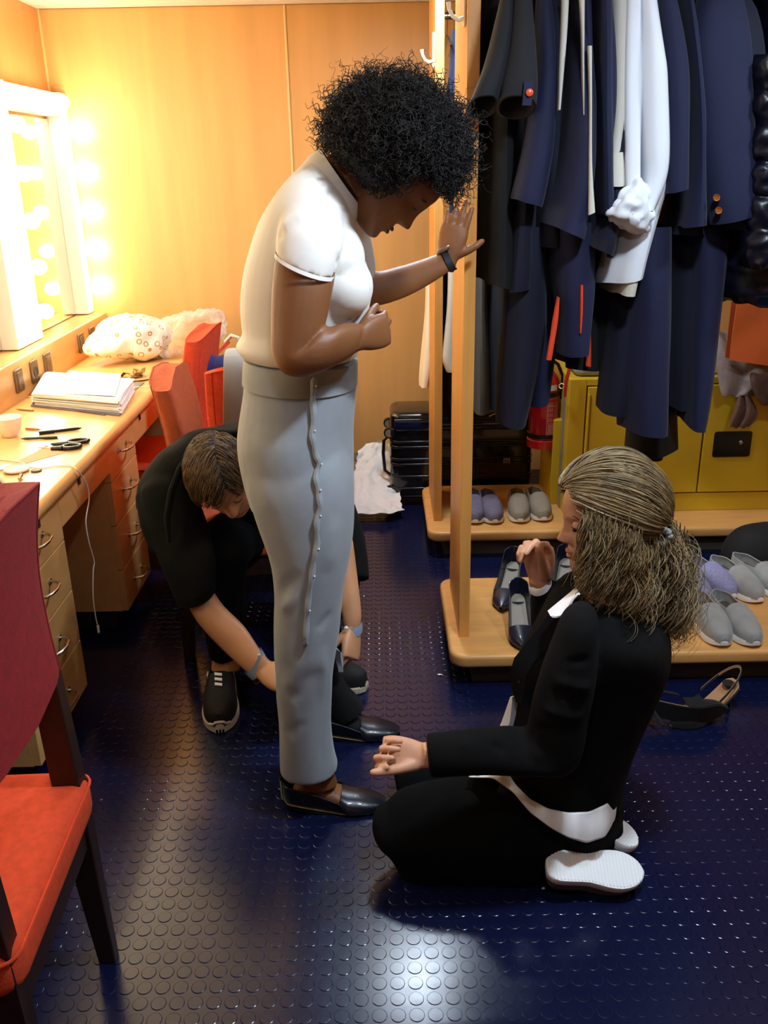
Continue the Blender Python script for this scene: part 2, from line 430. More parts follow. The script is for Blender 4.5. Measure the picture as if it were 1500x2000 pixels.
t = thing('desk_worktop', 'long beech desk top with rounded front edge along the left wall', 'desk', (-1.12, 2.6, .68))
pr_ = [(xw, .72), (xd - .02, .72), (xd - .008, .717), (xd - .001, .709), (xd, .70), (xd - .001, .691), (xd - .008, .683), (xd - .02, .68), (xw, .68)]
build(MB().rings([[(x, y, z) for x, z in pr_] for y in (.7, YB - .003)]), 'worktop', M['desk'], t)
for (a, b) in ((.72, 1.93), (2.325, 2.80), (3.13, 3.6)):
    build(MB().box((-.923, a, .588), (-.905, b, .68)), 'apron', M['desk'], t, smooth=False, bevel=.001)
build(MB().box((xw, .72, .1), (xw + .018, YB - .01, .68)), 'modesty_panel', M['desk'], t, smooth=False)
for y in (2.16, 2.5, 3.22): build(MB().box((-.905, y - .006, .655), (-.899, y + .006, .675)), 'bracket', M['browndk'], t)
HAND = None
def drawers(y0, y1, nm):
    global HAND
    t = thing('drawer_unit', 'beech drawer pedestal with four drawers and bow handles, ' + nm, 'drawers', (-1.12, (y0 + y1) / 2, 0))
    build(MB().box((xw + .02, y0, .075), (-.925, y1, .679)), 'carcass', M['desk'], t, smooth=False)
    build(MB().box((xw + .02, y0 + .02, 0), (-.97, y1 - .02, .075)), 'kick_board', M['dark'], t, smooth=False)
    for z0, z1, hz in ((.553, .678, .628), (.398, .549, .49), (.234, .394, .318), (.076, .23, .15)):
        d = build(MB().box((-.925, y0 + .001, z0), (-.905, y1 - .001, z1)), 'drawer', M['desk'], t, smooth=False, bevel=.0015)
        c = (y0 + y1) / 2
        if HAND is None:
            m = MB(); m.tube([(0, -.05, 0), (.012, -.05, 0), (.024, -.045, 0), (.032, -.03, 0), (.036, 0, 0), (.032, .03, 0), (.024, .045, 0), (.012, .05, 0), (0, .05, 0)], .0045, 8)
            m.lathe([(.009, 0), (.009, .003)], 12, (0, -.05, 0), 'X'); m.lathe([(.009, 0), (.009, .003)], 12, (0, .05, 0), 'X')
            HAND = build(m, 'handle', M['steel'], d, local=True); o = HAND
        else: o = HAND.copy(); col.objects.link(o); o.parent = d
        o.location = Vector((-.905, c, hz)) - worg(d)
    return t
drawers(1.93, 2.325, 'behind the near red chair')
drawers(2.80, 3.13, 'in front of the middle chair')

# ============================================================ chairs
M['red'] = mat('orange_red_wool', '#cf4420', 0.9, var=0.06, nscale=60, bump=0.25, bscale=400)
M['crimson'] = mat('crimson_wool', '#86191b', 0.9, var=0.06, nscale=60, bump=0.25, bscale=400)
M['rust'] = mat('rust_orange_wool', '#b5542e', 0.9, var=0.06, nscale=60, bump=0.25, bscale=400)
M['darkwood'] = mat('dark_brown_wood', '#2a1712', 0.45, var=0.1, nscale=12, stretch=(6, 6, 1))
def chair(x, y, rz, label, cloth, backm=None, b0=.60, b1=.955):
    """local frame: seat centre over origin, front towards -Y"""
    t = thing('dressing_room_chair', label, 'chair', (0, 0, 0), 'upholstered chairs at the dressing tables')
    def cush(lo, hi, bulge, n, axis):
        m = MB(); m.rbox(lo, hi, r=.035, n=4); return m
    s = MB(); s.rbox((-.225, -.225, .365), (.225, .235, .45), r=.045, n=4)
    so = build(s, 'seat', cloth, t, local=True)
    me = so.data; a = coords(me); a[:, 2] += np.where(a[:, 2] > .43, .016 * np.cos(a[:, 0] * 6) * np.cos(a[:, 1] * 6), 0); setco(me, a)
    # piping of the seat
    pp = []
    for cx, cy, a0 in ((.19, .20, 0), (-.19, .20, PI / 2), (-.19, -.19, PI), (.19, -.19, 1.5 * PI)):
        for k in range(5): pp.append((cx + .034 * math.cos(a0 + PI / 2 * k / 4), cy + .034 * math.sin(a0 + PI / 2 * k / 4), .438))
    build(MB().tube(pp, .003, 6, closed=True), 'piping', cloth, so, local=True)
    # back: a leaning slab with arched top
    m = MB(); lean = .05; th = .07; BH = b1 - b0; yb = .185; R = []
    for i in range(13):
        f = i / 12; z = b0 + BH * f; w = .205 + .01 * math.sin(f * PI)
        yc = yb + lean * (z - b0) * f - .015 * math.sin(f * PI)
        ring = []
        for j in range(28):
            aa = 2 * PI * j / 28; ca, sa = math.cos(aa), math.sin(aa)
            xx = math.copysign(abs(ca) ** .35, ca) * w; yy = math.copysign(abs(sa) ** .5, sa) * th / 2
            zz = z - (.03 * (xx / w) ** 2 if f > .5 else 0) * (f - .5) * 2
            ring.append((xx, yc + yy - .02 * (1 - (xx / w) ** 2) * -1, zz))
        R.append(ring)
    c0 = [Vector(p) for p in R[-1]]; cc = sum(c0, Vector()) / len(c0)
    for q in (.85, .5): R.append([cc + (p - cc) * q + Vector((0, 0, .018 * (1 - q))) for p in c0])
    m.rings(R)
    bo = build(m, 'backrest', backm or cloth, t, local=True)
    pp = [R[i][4] for i in range(0, 13)] + [R[12][k] for k in (5, 6, 7, 8, 9)] + [R[i][10] for i in range(12, -1, -1)]
    build(MB().tube(pp, .0026, 6), 'piping', backm or cloth, bo, local=True)
    for sx in (-1, 1):
        l = MB(); rr = []
        for z, yy, w in ((0, .215, .014), (.2, .205, .018), (.42, .198, .021), (b0 - .01, .188, .019), (b0 + .1, .182, .014)):
            rr.append([(sx * .19 + i * w, yy + j * w * 1.25, z) for i, j in ((-1, -1), (1, -1), (1, 1), (-1, 1))])
        build(l.rings(rr), 'leg', M['darkwood'], t, local=True, smooth=False, bevel=.003)
        l = MB(); l.rings([[(sx * .19 + i * w, -.19 + j * w, z) for i, j in ((-1, -1), (1, -1), (1, 1), (-1, 1))] for z, w in ((0, .014), (.37, .021))])
        build(l, 'leg', M['darkwood'], t, local=True, smooth=False, bevel=.003)
    r_ = MB()
    for sx in (-1, 1): r_.box((sx * .195 - .012, -.17, .30), (sx * .195 + .012, .2, .365))
    for sy in (-.19, .205): r_.box((-.18, sy - .012, .30), (.18, sy + .012, .365))
    build(r_, 'seat_frame', M['darkwood'], t, local=True, smooth=False, bevel=.002)
    t.location = (x, y, 0); t.rotation_euler = (0, 0, math.radians(rz)); return t
chair(-.795, 1.19, -88, 'red upholstered chair with crimson back and orange seat, nearest the camera', M['red'], M['crimson'], .70, 1.07)
chair(-.455, 2.80, 94, 'orange upholstered chair with its back to the desk, behind the crouching man', M['rust'], M['rust'], .47, .94)
chair(-.90, 3.50, -92, 'red upholstered chair at the far end of the desk, under the plastic bag', M['red'], M['red'], .5, .955)
chair(-.422, 3.33, 180, 'orange red chair with grey trousers over its back, between desk and woman', M['red'], M['red'], .5, .875)

# ============================================================ racks
def rack(name, label, x0, x1, panel_x, py0, py1, ply0, ply1, rail_y, xe, kick):
    t = thing(name, label, 'rack', ((x0 + x1) / 2, (ply0 + ply1) / 2, 0))
    build(MB().rbox((x0, ply0, .075), (x1, ply1, .12), r=.05, n=5), 'platform', M['beech'], t)
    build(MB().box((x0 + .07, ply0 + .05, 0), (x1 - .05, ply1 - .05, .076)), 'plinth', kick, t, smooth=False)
    for x in (panel_x, xe):
        pn = build(MB().box((x, py0, .119), (x + .033, py1, 2.13)), 'end_panel', M['beech_v'], t, smooth=False, bevel=.002)
    build(MB().box((panel_x - .01, py0 - .01, 2.13), (xe + .043, py1 + .01, 2.16)), 'top_board', M['beech'], t, smooth=False, bevel=.002)
    build(MB().tube([(panel_x + .03, rail_y, 2.02), (xe + .003, rail_y, 2.02)], .0125, 14), 'rail', M['steel'], t)
    return t
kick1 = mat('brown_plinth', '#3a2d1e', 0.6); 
rf = rack('clothes_rack', 'beech clothes rack in front, with heeled shoes on its platform', .195, 2.2, .229, 2.49, 2.87, 2.37, 2.93, 2.66, 2.1, kick1)
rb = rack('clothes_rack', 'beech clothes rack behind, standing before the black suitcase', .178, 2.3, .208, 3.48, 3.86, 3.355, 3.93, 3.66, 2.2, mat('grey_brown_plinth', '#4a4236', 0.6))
M['hook'] = mat('cream_plastic_hook', '#f1e6cf', 0.35, var=0)
def hook(x, y, z, nm):
    t = thing('coat_hook', nm, 'hook', (x, y, z))
    build(MB().rbox((x - .008, y - .01, z - .055), (x, y + .01, z + .055), r=.004), 'hook_plate', M['hook'], t)
    pts = [(x - .006, y, z - .035), (x - .02, y, z - .038), (x - .034, y, z - .03), (x - .043, y, z - .014), (x - .045, y, z + .002)]
    build(MB().tube(pts, [.006, .0055, .005, .005, .0065], 8), 'hook_arm', M['hook'], t)
q = P(843, 98, 3.51); hook(.208, 3.505, q.z, 'cream coat hook on the rear rack panel')
q = P(893, 5, 2.53); hook(.229, 2.53, q.z, 'cream coat hook on the front rack panel')

# ============================================================ yellow locker
M['yellow'] = mat('yellow_painted_steel', '#c9a326', 0.32, var=0.04, nscale=3, bump=0.02)
M['greyst'] = mat('grey_edge_strip', '#8b8272', 0.5)
cx0, cx1, cy0, cy1, cz0, cz1 = .762, 2.15, 3.545, 3.93, .12, .70
t = thing('yellow_locker', 'low yellow steel cabinet with black latch plate on the rear platform', 'cabinet', ((cx0 + cx1) / 2, 3.73, .12))
build(MB().box((cx0, cy0 + .02, cz0), (cx1, cy1, cz1)), 'body', M['yellow'], t, smooth=False, bevel=.004)
dxs = [P(1143, 830, cy0).x, P(1372, 860, cy0).x, 2.12]
build(MB().box((cx0, cy0, cz0), (dxs[0] - .003, cy0 + .022, cz1)), 'front_frame', M['yellow'], t, smooth=False, bevel=.003)
build(MB().box((dxs[0] - .003, cy0, .672), (cx1, cy0 + .022, cz1)).box((dxs[0] - .003, cy0, cz0), (cx1, cy0 + .022, .2)), 'front_frame', M['yellow'], t, smooth=False, bevel=.003)
for k in range(2):
    d = build(MB().box((dxs[k] + .002, cy0 - .006, .205), (dxs[k + 1] - .004, cy0 + .022, .668)), 'door', M['yellow'], t, smooth=False, bevel=.004)
    if k == 0: build(MB().box((dxs[0] + .004, cy0 - .012, .21), (dxs[0] + .012, cy0 - .005, .64)), 'hinge', M['yellow'], d, smooth=False, bevel=.002)
    if k == 1:
        a, b = P(1395, 842, cy0), P(1462, 890, cy0)
        build(MB().rbox((a.x, 0, b.z), (b.x, 1, a.z)), 'x', M['black'], None) if False else None
        m = MB(); m.rbox((a.x, -a.z, 0), (b.x, -b.z, .005), r=.01)
        m2 = MB(); m2.add([(v.x, cy0 - .006 - v.z, -v.y) for v in m.v], m.f)
        lp = build(m2, 'latch_plate', M['black'], d)
        c = P(1444, 862, cy0); build(MB().lathe([(.008, 0), (.008, -.006), (.005, -.008)], 14, (c.x, cy0 - .011, c.z), 'Y'), 'lock', M['steel'], lp)
build(MB().box((cx0 - .004, cy0 + .06, cz0), (cx0 + .001, cy0 + .10, cz1 - .02)), 'side_strip', M['greyst'], t, smooth=False)
build(MB().box((cx0 - .035, cy0 + .11, cz0), (cx0 + .0, cy1, .50)), 'side_box', M['yellow'], t, smooth=False, bevel=.003)
# grey cushion on the locker and orange strap
c = P(1160, 742, 3.75)
m = MB(); m.rbox((P(1112, 730, 3.7).x, 3.58, .702), (P(1210, 730, 3.7).x + .1, 3.85, .765), r=.035, n=4)
o = solo(m, 'grey_cushion', mat('grey_felt', '#8e8a82', 0.9, bump=.2), 'flat grey cushion lying on the yellow cabinet', 'cushion')

# ============================================================ fire extinguisher
M['exred'] = mat('glossy_red_paint', '#b3141a', 0.25, var=0.02, coat=.5)
M['label'] = mat('off_white_label', '#e6dcd0', 0.5, var=0)
ex = P(1062, 800, 3.72); er = .062
zb, zt = P(1060, 868, 3.72).z, P(1068, 752, 3.72).z
t = thing('fire_extinguisher', 'red fire extinguisher with black bands strapped beside the yellow cabinet', 'extinguisher', (ex.x, 3.72, zb))
build(MB().lathe([(.0, zb), (er * .9, zb), (er, zb + .01), (er, zt), (er * .97, zt + .02), (er * .8, zt + .045), (er * .5, zt + .065), (er * .42, zt + .075), (er * .42, zt + .105)], 32, (ex.x, 3.72, 0)), 'cylinder', M['exred'], t)
build(MB().lathe([(er + .001, zb - .005), (er + .006, zb - .002), (er + .006, zb + .03), (er + .001, zb + .034)], 32, (ex.x, 3.72, 0), cap=(False, False)), 'foot_ring', M['exred'], t)
for z in (zt - .03, zb + .05): build(MB().lathe([(er + .0, z - .009), (er + .004, z - .008), (er + .004, z + .008), (er, z + .009)], 32, (ex.x, 3.72, 0), cap=(False, False)), 'strap', M['black'], t)
vz = zt + .105
v_ = build(MB().lathe([(.012, vz), (.015, vz + .004), (.015, vz + .02), (.008, vz + .026)], 14, (ex.x, 3.72, 0)).box((ex.x - .03, 3.71, vz + .018), (ex.x + .035, 3.73, vz + .024)).obox((ex.x + .01, 3.72, vz + .04), (.035, 0, .008), (0, .008, 0), (0, 0, .002)), 'valve', M['steel'], t)
build(MB().tube([(ex.x + .015, 3.70, vz + .01), (ex.x + .045, 3.69, vz - .01), (ex.x + .068, 3.69, vz - .06), (ex.x + .07, 3.70, vz - .16)], .007, 8), 'hose', M['black'], t)
def wrap(r, a0, a1, z0, z1, n=10):
    return MB().rings([[(ex.x + r * math.sin(a0 + (a1 - a0) * j / n), 3.72 - r * math.cos(a0 + (a1 - a0) * j / n), z) for j in range(n + 1)] for z in (z0, z1)], closed=False)
build(wrap(er + .0012, -.15, .75, zt + .012, zt - .012), 'label', M['label'], t)
build(wrap(er + .0012, -.3, .2, zt - .06 + .02, zt - .06 + .035), 'label', M['label'], t)
ip = build(wrap(er + .0010, .05, 1.1, zb + .055, zt - .045), 'instruction_panel', mat('instruction_panel_red', '#b92a2c', .35, var=0), t)
pale = mat('pale_print', '#d9b9ae', .6, var=0)
fr = MB(); r_ = er + .0022
for (a0, a1, z0, z1) in ((.05, 1.1, zb + .055, zb + .0565), (.05, 1.1, zt - .0465, zt - .045), (.05, .075, zb + .055, zt - .045), (1.075, 1.1, zb + .055, zt - .045), (.1, 1.05, zb + .11, zb + .1112), (.1, 1.05, zt - .08, zt - .0788)):
    w = wrap(r_, a0, a1, z0, z1); fr.add(w.v, w.f)
random.seed(3)
for k in range(4):
    for j in range(3):
        z = zb + .12 + k * .022; a = .12 + j * .13
        w = wrap(r_, a, a + .09, z, z + .003, 3); fr.add(w.v, w.f); w = wrap(r_, a + .02, a + .05, z + .005, z + .014, 3); fr.add(w.v, w.f)
for k in range(14):
    z = zb + .062 + k * .0032
    w = wrap(r_, .15, .15 + random.uniform(.3, .8), z, z + .0011, 3); fr.add(w.v, w.f)
    z = zb + .12 + k * .006; w = wrap(r_, .6, .6 + random.uniform(.2, .42), z, z + .0012, 3); fr.add(w.v, w.f)
build(fr, 'print', pale, ip)
build(MB().box((ex.x - .01, 3.785, zb + .02), (ex.x + .02, 3.93, zt - .02)), 'bracket', M['black'], t)

# ============================================================ black suitcase lying on its long side
M['case'] = mat('glossy_black_shell', '#08090d', 0.18, var=0.02, coat=.3)
sx0_, sx1_, sy0_, sy1_, sz0_, sz1_ = .035, .70, 3.97, 4.22, .035, P(850, 806, 3.97).z
t = thing('suitcase', 'black ribbed hard-shell suitcase on its side behind the rear rack', 'suitcase', ((sx0_ + sx1_) / 2, 4.1, .03))
build(MB().rbox((sx0_, sy0_, sz0_), (sx1_, sy1_, sz1_), r=.05, n=5), 'shell', M['case'], t)
H_ = sz1_ - sz0_
for f in (.12, .26, .40, .46, .60, .66):
    z = sz0_ + H_ * f
    build(MB().rbox((sx0_ - .003, sy0_ - .006, z), (sx1_ + .003, sy1_ + .004, z + .012), r=.05, n=5), 'rib', M['case'], t)
build(MB().rbox((sx0_ + .02, sy0_ - .012, sz0_ + H_ * .80), (sx1_ - .02, sy0_ + .05, sz0_ + H_ * .93), r=.02, n=4), 'bulge', mat('dark_blue_gloss', '#0b1030', .15, coat=.5), t)
build(MB().tube([(sx0_ + .02, sy0_ - .008, sz1_ - .03), (sx1_ - .02, sy0_ - .008, sz1_ - .03)], .004, 6), 'zip', M['black'], t)
bz = sz0_ + H_ * .42
bd = build(MB().rbox((.565, 0, 0), (.597, .025, .004), r=.003), 'x', M['steel'], None) if False else None
b_ = build(MB().box((.562, sy0_ - .009, bz), (.592, sy0_ + .002, bz + .022)), 'badge', M['steel'], t, bevel=.001)
build(MB().box((.565, sy0_ - .0105, bz + .003), (.589, sy0_ - .008, bz + .019)), 'badge_field', M['black'], b_)
build(MB().tube([(.573, sy0_ - .011, bz + .006), (.573, sy0_ - .011, bz + .016), (.579, sy0_ - .011, bz + .016), (.583, sy0_ - .011, bz + .011), (.579, sy0_ - .011, bz + .006)], .0012, 5, closed=True), 'badge_mark', M['steel'], b_)
for zc in (P(760, 845, 4.0).z, P(762, 958, 4.0).z):
    wx = P(760, 845, 4.0).x
    for yy in (4.0, 4.17):
        w = build(MB().lathe([(.014, -.013), (.024, -.012), (.026, -.006), (.026, .006), (.024, .012), (.014, .013)], 20, (wx, yy, zc), 'Y'), 'wheel', M['black'], t)
        build(MB().lathe([(.018, -.0145), (.018, -.0115)], 20, (wx, yy, zc), 'Y').lathe([(.004, -.017), (.004, -.0115)], 8, (wx, yy, zc), 'Y'), 'hub_cap', mat('grey_hub', '#77746c', .4), w)
        for k in range(8):
            a = 2 * PI * k / 8; build(MB().box((-.0015, -.0158, .006), (.0015, -.0142, .016)), 'spoke', M['black'], None, local=True) if False else None
        build(MB().rbox((wx + .006, yy - .018, zc - .012), (sx0_ + .03, yy + .018, zc + .022), r=.006), 'wheel_fork', M['black'], t)
build(MB().tube([(sx0_ - .002, 4.03, sz0_ + H_ * .72), (sx0_ - .03, 4.03, sz0_ + H_ * .66), (sx0_ - .034, 4.04, sz0_ + H_ * .5), (sx0_ - .028, 4.04, sz0_ + H_ * .3), (sx0_, 4.04, sz0_ + H_ * .24)], .008, 8), 'side_handle', M['black'], t)
build(MB().tube([(P(955, 815, 3.97).x, sy0_ - .01, sz1_ - .02), (P(965, 812, 3.97).x, sy0_ - .014, sz1_ - .008), (P(972, 818, 3.97).x, sy0_ - .01, sz1_ - .02)], .003, 6), 'zip_puller', M['steel'], t)
# ============================================================ garments on the racks
M['navy'] = mat('navy_uniform_wool', '#0f1436', .8, var=.04, nscale=25, bump=.1, bscale=500, sheen=.05)
M['navyd'] = mat('dark_navy_wool', '#0a0d24', .85, var=.04, nscale=25, bump=.1, bscale=500, sheen=.03)
M['blackw'] = mat('black_wool', '#07070a', .85, var=.04, bump=.1, bscale=500, sheen=.0)
M['charcoal'] = mat('charcoal_wool', '#17181e', .85, var=.04, bump=.1, bscale=500, sheen=.03)
M['greyw'] = mat('grey_wool', '#4b4a48', .85, var=.05, bump=.1, bscale=500, sheen=.03)
M['whitec'] = mat('white_cotton', '#dfe3ea', .7, var=.01, bump=.06, bscale=200)
M['creamc'] = mat('cream_cotton', '#c9c4b8', .7, var=.02, bump=.06, bscale=200)
M['puff'] = mat('black_nylon', '#080b18', .34, var=.03)
M['orangec'] = mat('orange_lining', '#d8431c', .75, var=.03, bump=.05)
M['gold'] = mat('copper_button', '#c8793a', .3, metal=.7, var=0)
def cloth_tube(secs, nm, m_, par, n=30, k=5, th=.0035, folds=0, famp=.012, vdir=(0, 1, 0), seed=0, wr=.006, wsc=(9, 9, 2.2), hem=None):
    rr = loft_rings(secs, n, k, vdir=vdir); L = len(rr); out = []
    for i, r in enumerate(rr):
        c = sum(r, Vector()) / len(r); t = i / (L - 1); q = []
        for j, p in enumerate(r):
            a = 2 * PI * j / len(r); e = 1 + (famp / .05) * t * math.sin(folds * a + seed + t * 1.2) if folds else 1
            q.append(c + Vector(((p.x - c.x) * e, (p.y - c.y) * (1 + (e - 1) * .4), p.z - c.z)))
        out.append(q)
    inn = [[p + (sum(r, Vector()) / len(r) - p) * .06 for p in r] for r in reversed(out)]
    m = MB(); m.rings(out + inn, cap=(False, False))
    o = build(m, nm, m_, par)
    if wr: wrinkle(o, wr, wsc, seed)
    return o
def hanger(t, x, y, z=1.96, w=.19):
    m = MB(); m.tube([(x, y, 2.035), (x, y - .012, 2.03), (x, y - .014, 2.018), (x, y, 2.005), (x, y, z)], .0018, 6)
    m.tube([(x, y - w, z - .05), (x, y - w * .5, z - .022), (x, y, z), (x, y + w * .5, z - .022), (x, y + w, z - .05)], .005, 6)
    build(m, 'hanger', M['steel'], t)
def garment(name, label, cat, cx, yr, parts, group=None, hang=True):
    t = thing(name, label, cat, (cx, yr, 1.0), group)
    if hang: hanger(t, cx, yr)
    objs = []
    for i, (nm, m_, secs, kw) in enumerate(parts): objs.append(cloth_tube(secs, nm, m_, t, seed=i * 3.1 + cx * 17, **kw))
    return t, objs
def SY(rows, y, d, p=2.4):
    """rows of (left px, right px, py) at one depth"""
    return [S(a, q, b, q2 if (q2 := (r[3] if len(r) > 3 else q)) is not None else q, y, d if not isinstance(d, (list, tuple)) else d[i], p) for i, r in enumerate(rows) for (a, b, q) in [r[:3]]]
NV, ND, BK = M['navy'], M['navyd'], M['blackw']
YR = 2.66; gx = lambda px, py=100, y=2.6: P(px, py, y).x
GRP = None
# two dark short-sleeved jackets by the post
garment('jacket', 'black jacket with flared short sleeve hanging right beside the front post', 'jacket', gx(962), YR, [
    ('body', BK, SY([(945, 1005, -60), (938, 1003, 100), (936, 1000, 250), (932, 1000, 400), (930, 1000, 538, 552)], 2.66, [.10, .17, .17, .17, .17]), dict(folds=3)),
    ('sleeve', M['charcoal'], SY([(985, 1000, -40), (968, 1000, 40), (952, 996, 110), (935, 985, 165), (914, 970, 212, 206)], 2.385, [.03, .045, .05, .055, .06]), dict(wr=.003, vdir=(0, 1, -.42)))])
t, ob = garment('jacket', 'dark navy jacket with short tabbed sleeve and one orange button, second from the post', 'jacket', gx(1012), YR, [
    ('body', ND, SY([(1000, 1045, -60), (996, 1045, 100), (990, 1042, 250), (985, 1040, 400), (972, 1036, 556, 548)], 2.66, [.10, .17, .17, .17, .17]), dict(folds=3)),
    ('sleeve', M['charcoal'], SY([(1005, 1032, -40), (998, 1038, 40), (990, 1044, 110), (979, 1047, 165), (972, 1044, 206, 212)], 2.38, [.03, .045, .055, .06, .06]), dict(wr=.003, vdir=(0, 1, -.42)))])
tb = MB(); g = [[P(1024 + 18 * j / 3 - i * 2, 158 + 24 * i + (0 if i < 4 else abs(j - 1.5) * -3), 2.315 - .002 * i) for j in range(4)] for i in range(3)]
sheet(tb, g, .003); to_ = build(tb, 'tab', NV, t); q = P(1034, 181, 2.31); build(MB().lathe([(.0, 0), (.0085, 0), (.0085, -.003), (.006, -.005)], 18, (q.x, 2.308, q.z), 'Y'), 'button', mat('orange_button', '#e0562a', .3, var=0), to_)
# long-sleeved navy jackets
garment('jacket', 'long navy jacket hanging third from the post, sleeve ending above its hem', 'jacket', gx(1060), YR, [
    ('body', ND, SY([(1048, 1078, -60), (1046, 1082, 100), (1042, 1084, 250), (1034, 1082, 400), (1030, 1078, 470)], 2.68, [.10, .19, .20, .20, .20]), dict(folds=2)),
    ('sleeve', NV, SY([(1052, 1070, -40), (1046, 1082, 60), (1045, 1085, 160), (1028, 1080, 270), (1012, 1068, 340), (1001, 1056, 386, 402)], 2.46, [.03, .05, .055, .055, .055, .055]), dict(wr=.005))])
garment('jacket', 'navy jacket with cream lining edge, fourth from the post', 'jacket', gx(1108), YR, [
    ('body', NV, SY([(1108, 1128, -60), (1100, 1138, 100), (1088, 1142, 230), (1074, 1138, 340), (1051, 1120, 430, 462)], 2.56, [.10, .16, .18, .18, .18]), dict(folds=2)),
    ('lining', M['creamc'], SY([(1098, 1112, -40), (1095, 1108, 50), (1091, 1102, 130), (1089, 1094, 215)], 2.40, .012), dict(wr=.001)),
    ('lining', M['creamc'], SY([(1128, 1142, -40), (1134, 1141, 50), (1136, 1140, 130), (1138, 1140, 225)], 2.39, .010), dict(wr=.001))])
garment('jacket', 'narrow navy jacket hanging fifth from the post', 'jacket', gx(1140), YR, [
    ('body', ND, SY([(1130, 1152, -60), (1132, 1155, 100), (1132, 1156, 250), (1128, 1152, 400), (1125, 1150, 470)], 2.66, [.10, .19, .20, .20, .20]), dict()),
    ('sleeve', NV, SY([(1128, 1146, -40), (1135, 1150, 60), (1137, 1152, 180), (1132, 1150, 300), (1125, 1149, 388, 396)], 2.45, .045), dict(wr=.004))])
garment('jacket', 'navy jacket with a long cream lining strip, sixth from the post', 'jacket', gx(1166), YR, [
    ('body', NV, SY([(1152, 1172, -60), (1156, 1176, 60), (1157, 1176, 180), (1158, 1178, 300), (1160, 1182, 414, 410)], 2.50, .12), dict()),
    ('lining', M['creamc'], SY([(1148, 1155, 90), (1151, 1155, 200), (1150, 1156, 320), (1149, 1162, 420, 414)], 2.37, .008), dict(wr=.001))])
garment('jacket', 'dark navy jacket with wide sleeve beside the grey-white shirt', 'jacket', gx(1180), YR, [
    ('body', ND, SY([(1168, 1190, -60), (1168, 1194, 100), (1160, 1192, 250), (1150, 1188, 400), (1130, 1181, 466, 497)], 2.60, [.10, .18, .19, .19, .18]), dict(folds=2)),
    ('sleeve', NV, SY([(1172, 1184, -40), (1170, 1196, 60), (1176, 1199, 140), (1178, 1196, 220), (1172, 1188, 300)], 2.44, .045), dict(wr=.004))])
# shirts
t, ob = garment('shirt', 'off-white shirt with buttoned cuff, left of the bright white shirt', 'shirt', gx(1205), YR, [
    ('body', M['creamc'], SY([(1190, 1226, -60), (1192, 1232, 60), (1194, 1232, 200), (1188, 1230, 350), (1180, 1225, 500), (1172, 1215, 560)], 2.64, [.10, .18, .19, .19, .19, .19]), dict(folds=3)),
    ('sleeve', M['creamc'], SY([(1192, 1222, -40), (1194, 1228, 60), (1196, 1222, 160), (1192, 1216, 250), (1184, 1214, 300)], 2.44, .04), dict(wr=.005)),
    ('cuff', M['creamc'], SY([(1182, 1212, 298), (1179, 1216, 330), (1177, 1218, 362)], 2.43, .042), dict(wr=.004))])
q = P(1194, 301, 2.385); build(MB().lathe([(0, 0), (.006, 0), (.006, -.002)], 12, (q.x, 2.386, q.z), 'Y'), 'button', M['greyst'], ob[2])
t, ob = garment('shirt', 'bright white shirt with rolled sleeve hanging in the middle of the front rack', 'shirt', gx(1255), YR, [
    ('body', M['whitec'], SY([(1238, 1280, -60), (1228, 1286, 60), (1226, 1292, 180), (1222, 1296, 300), (1200, 1270, 410), (1180, 1256, 480), (1166, 1246, 546, 530)], 2.58, [.10, .16, .17, .17, .16, .15, .14]), dict(folds=4, famp=.008)),
    ('sleeve', M['whitec'], SY([(1246, 1272, -40), (1250, 1284, 40), (1250, 1292, 110), (1250, 1302, 200), (1252, 1304, 290), (1254, 1296, 350), (1248, 1272, 410)], 2.42, [.03, .045, .05, .05, .05, .048, .05]), dict(wr=.006)),
    ('placket', M['whitec'], SY([(1226, 1250, -40), (1223, 1250, 100), (1222, 1250, 240), (1224, 1248, 380)], 2.40, .014, 3), dict(wr=.004))])
ro2 = MB(); g = [[P(x, y_, yy) for x, y_, yy in row] for row in (
    [(1236, 352, 2.40), (1250, 350, 2.37), (1266, 368, 2.40)], [(1212, 378, 2.38), (1240, 378, 2.34), (1277, 408, 2.39)],
    [(1182, 414, 2.38), (1226, 412, 2.33), (1274, 428, 2.38)], [(1190, 424, 2.40), (1232, 440, 2.35), (1266, 446, 2.39)], [(1214, 438, 2.44), (1246, 455, 2.42), (1260, 450, 2.44)])]
sheet(ro2, g, .006); o = build(ro2, 'rolled_cuff', M['whitec'], t, sub=3); dg_ = bpy.context.evaluated_depsgraph_get(); o.data = bpy.data.meshes.new_from_object(o.evaluated_get(dg_)); o.modifiers.clear(); wrinkle(o, .010, (26, 26, 26), 5)
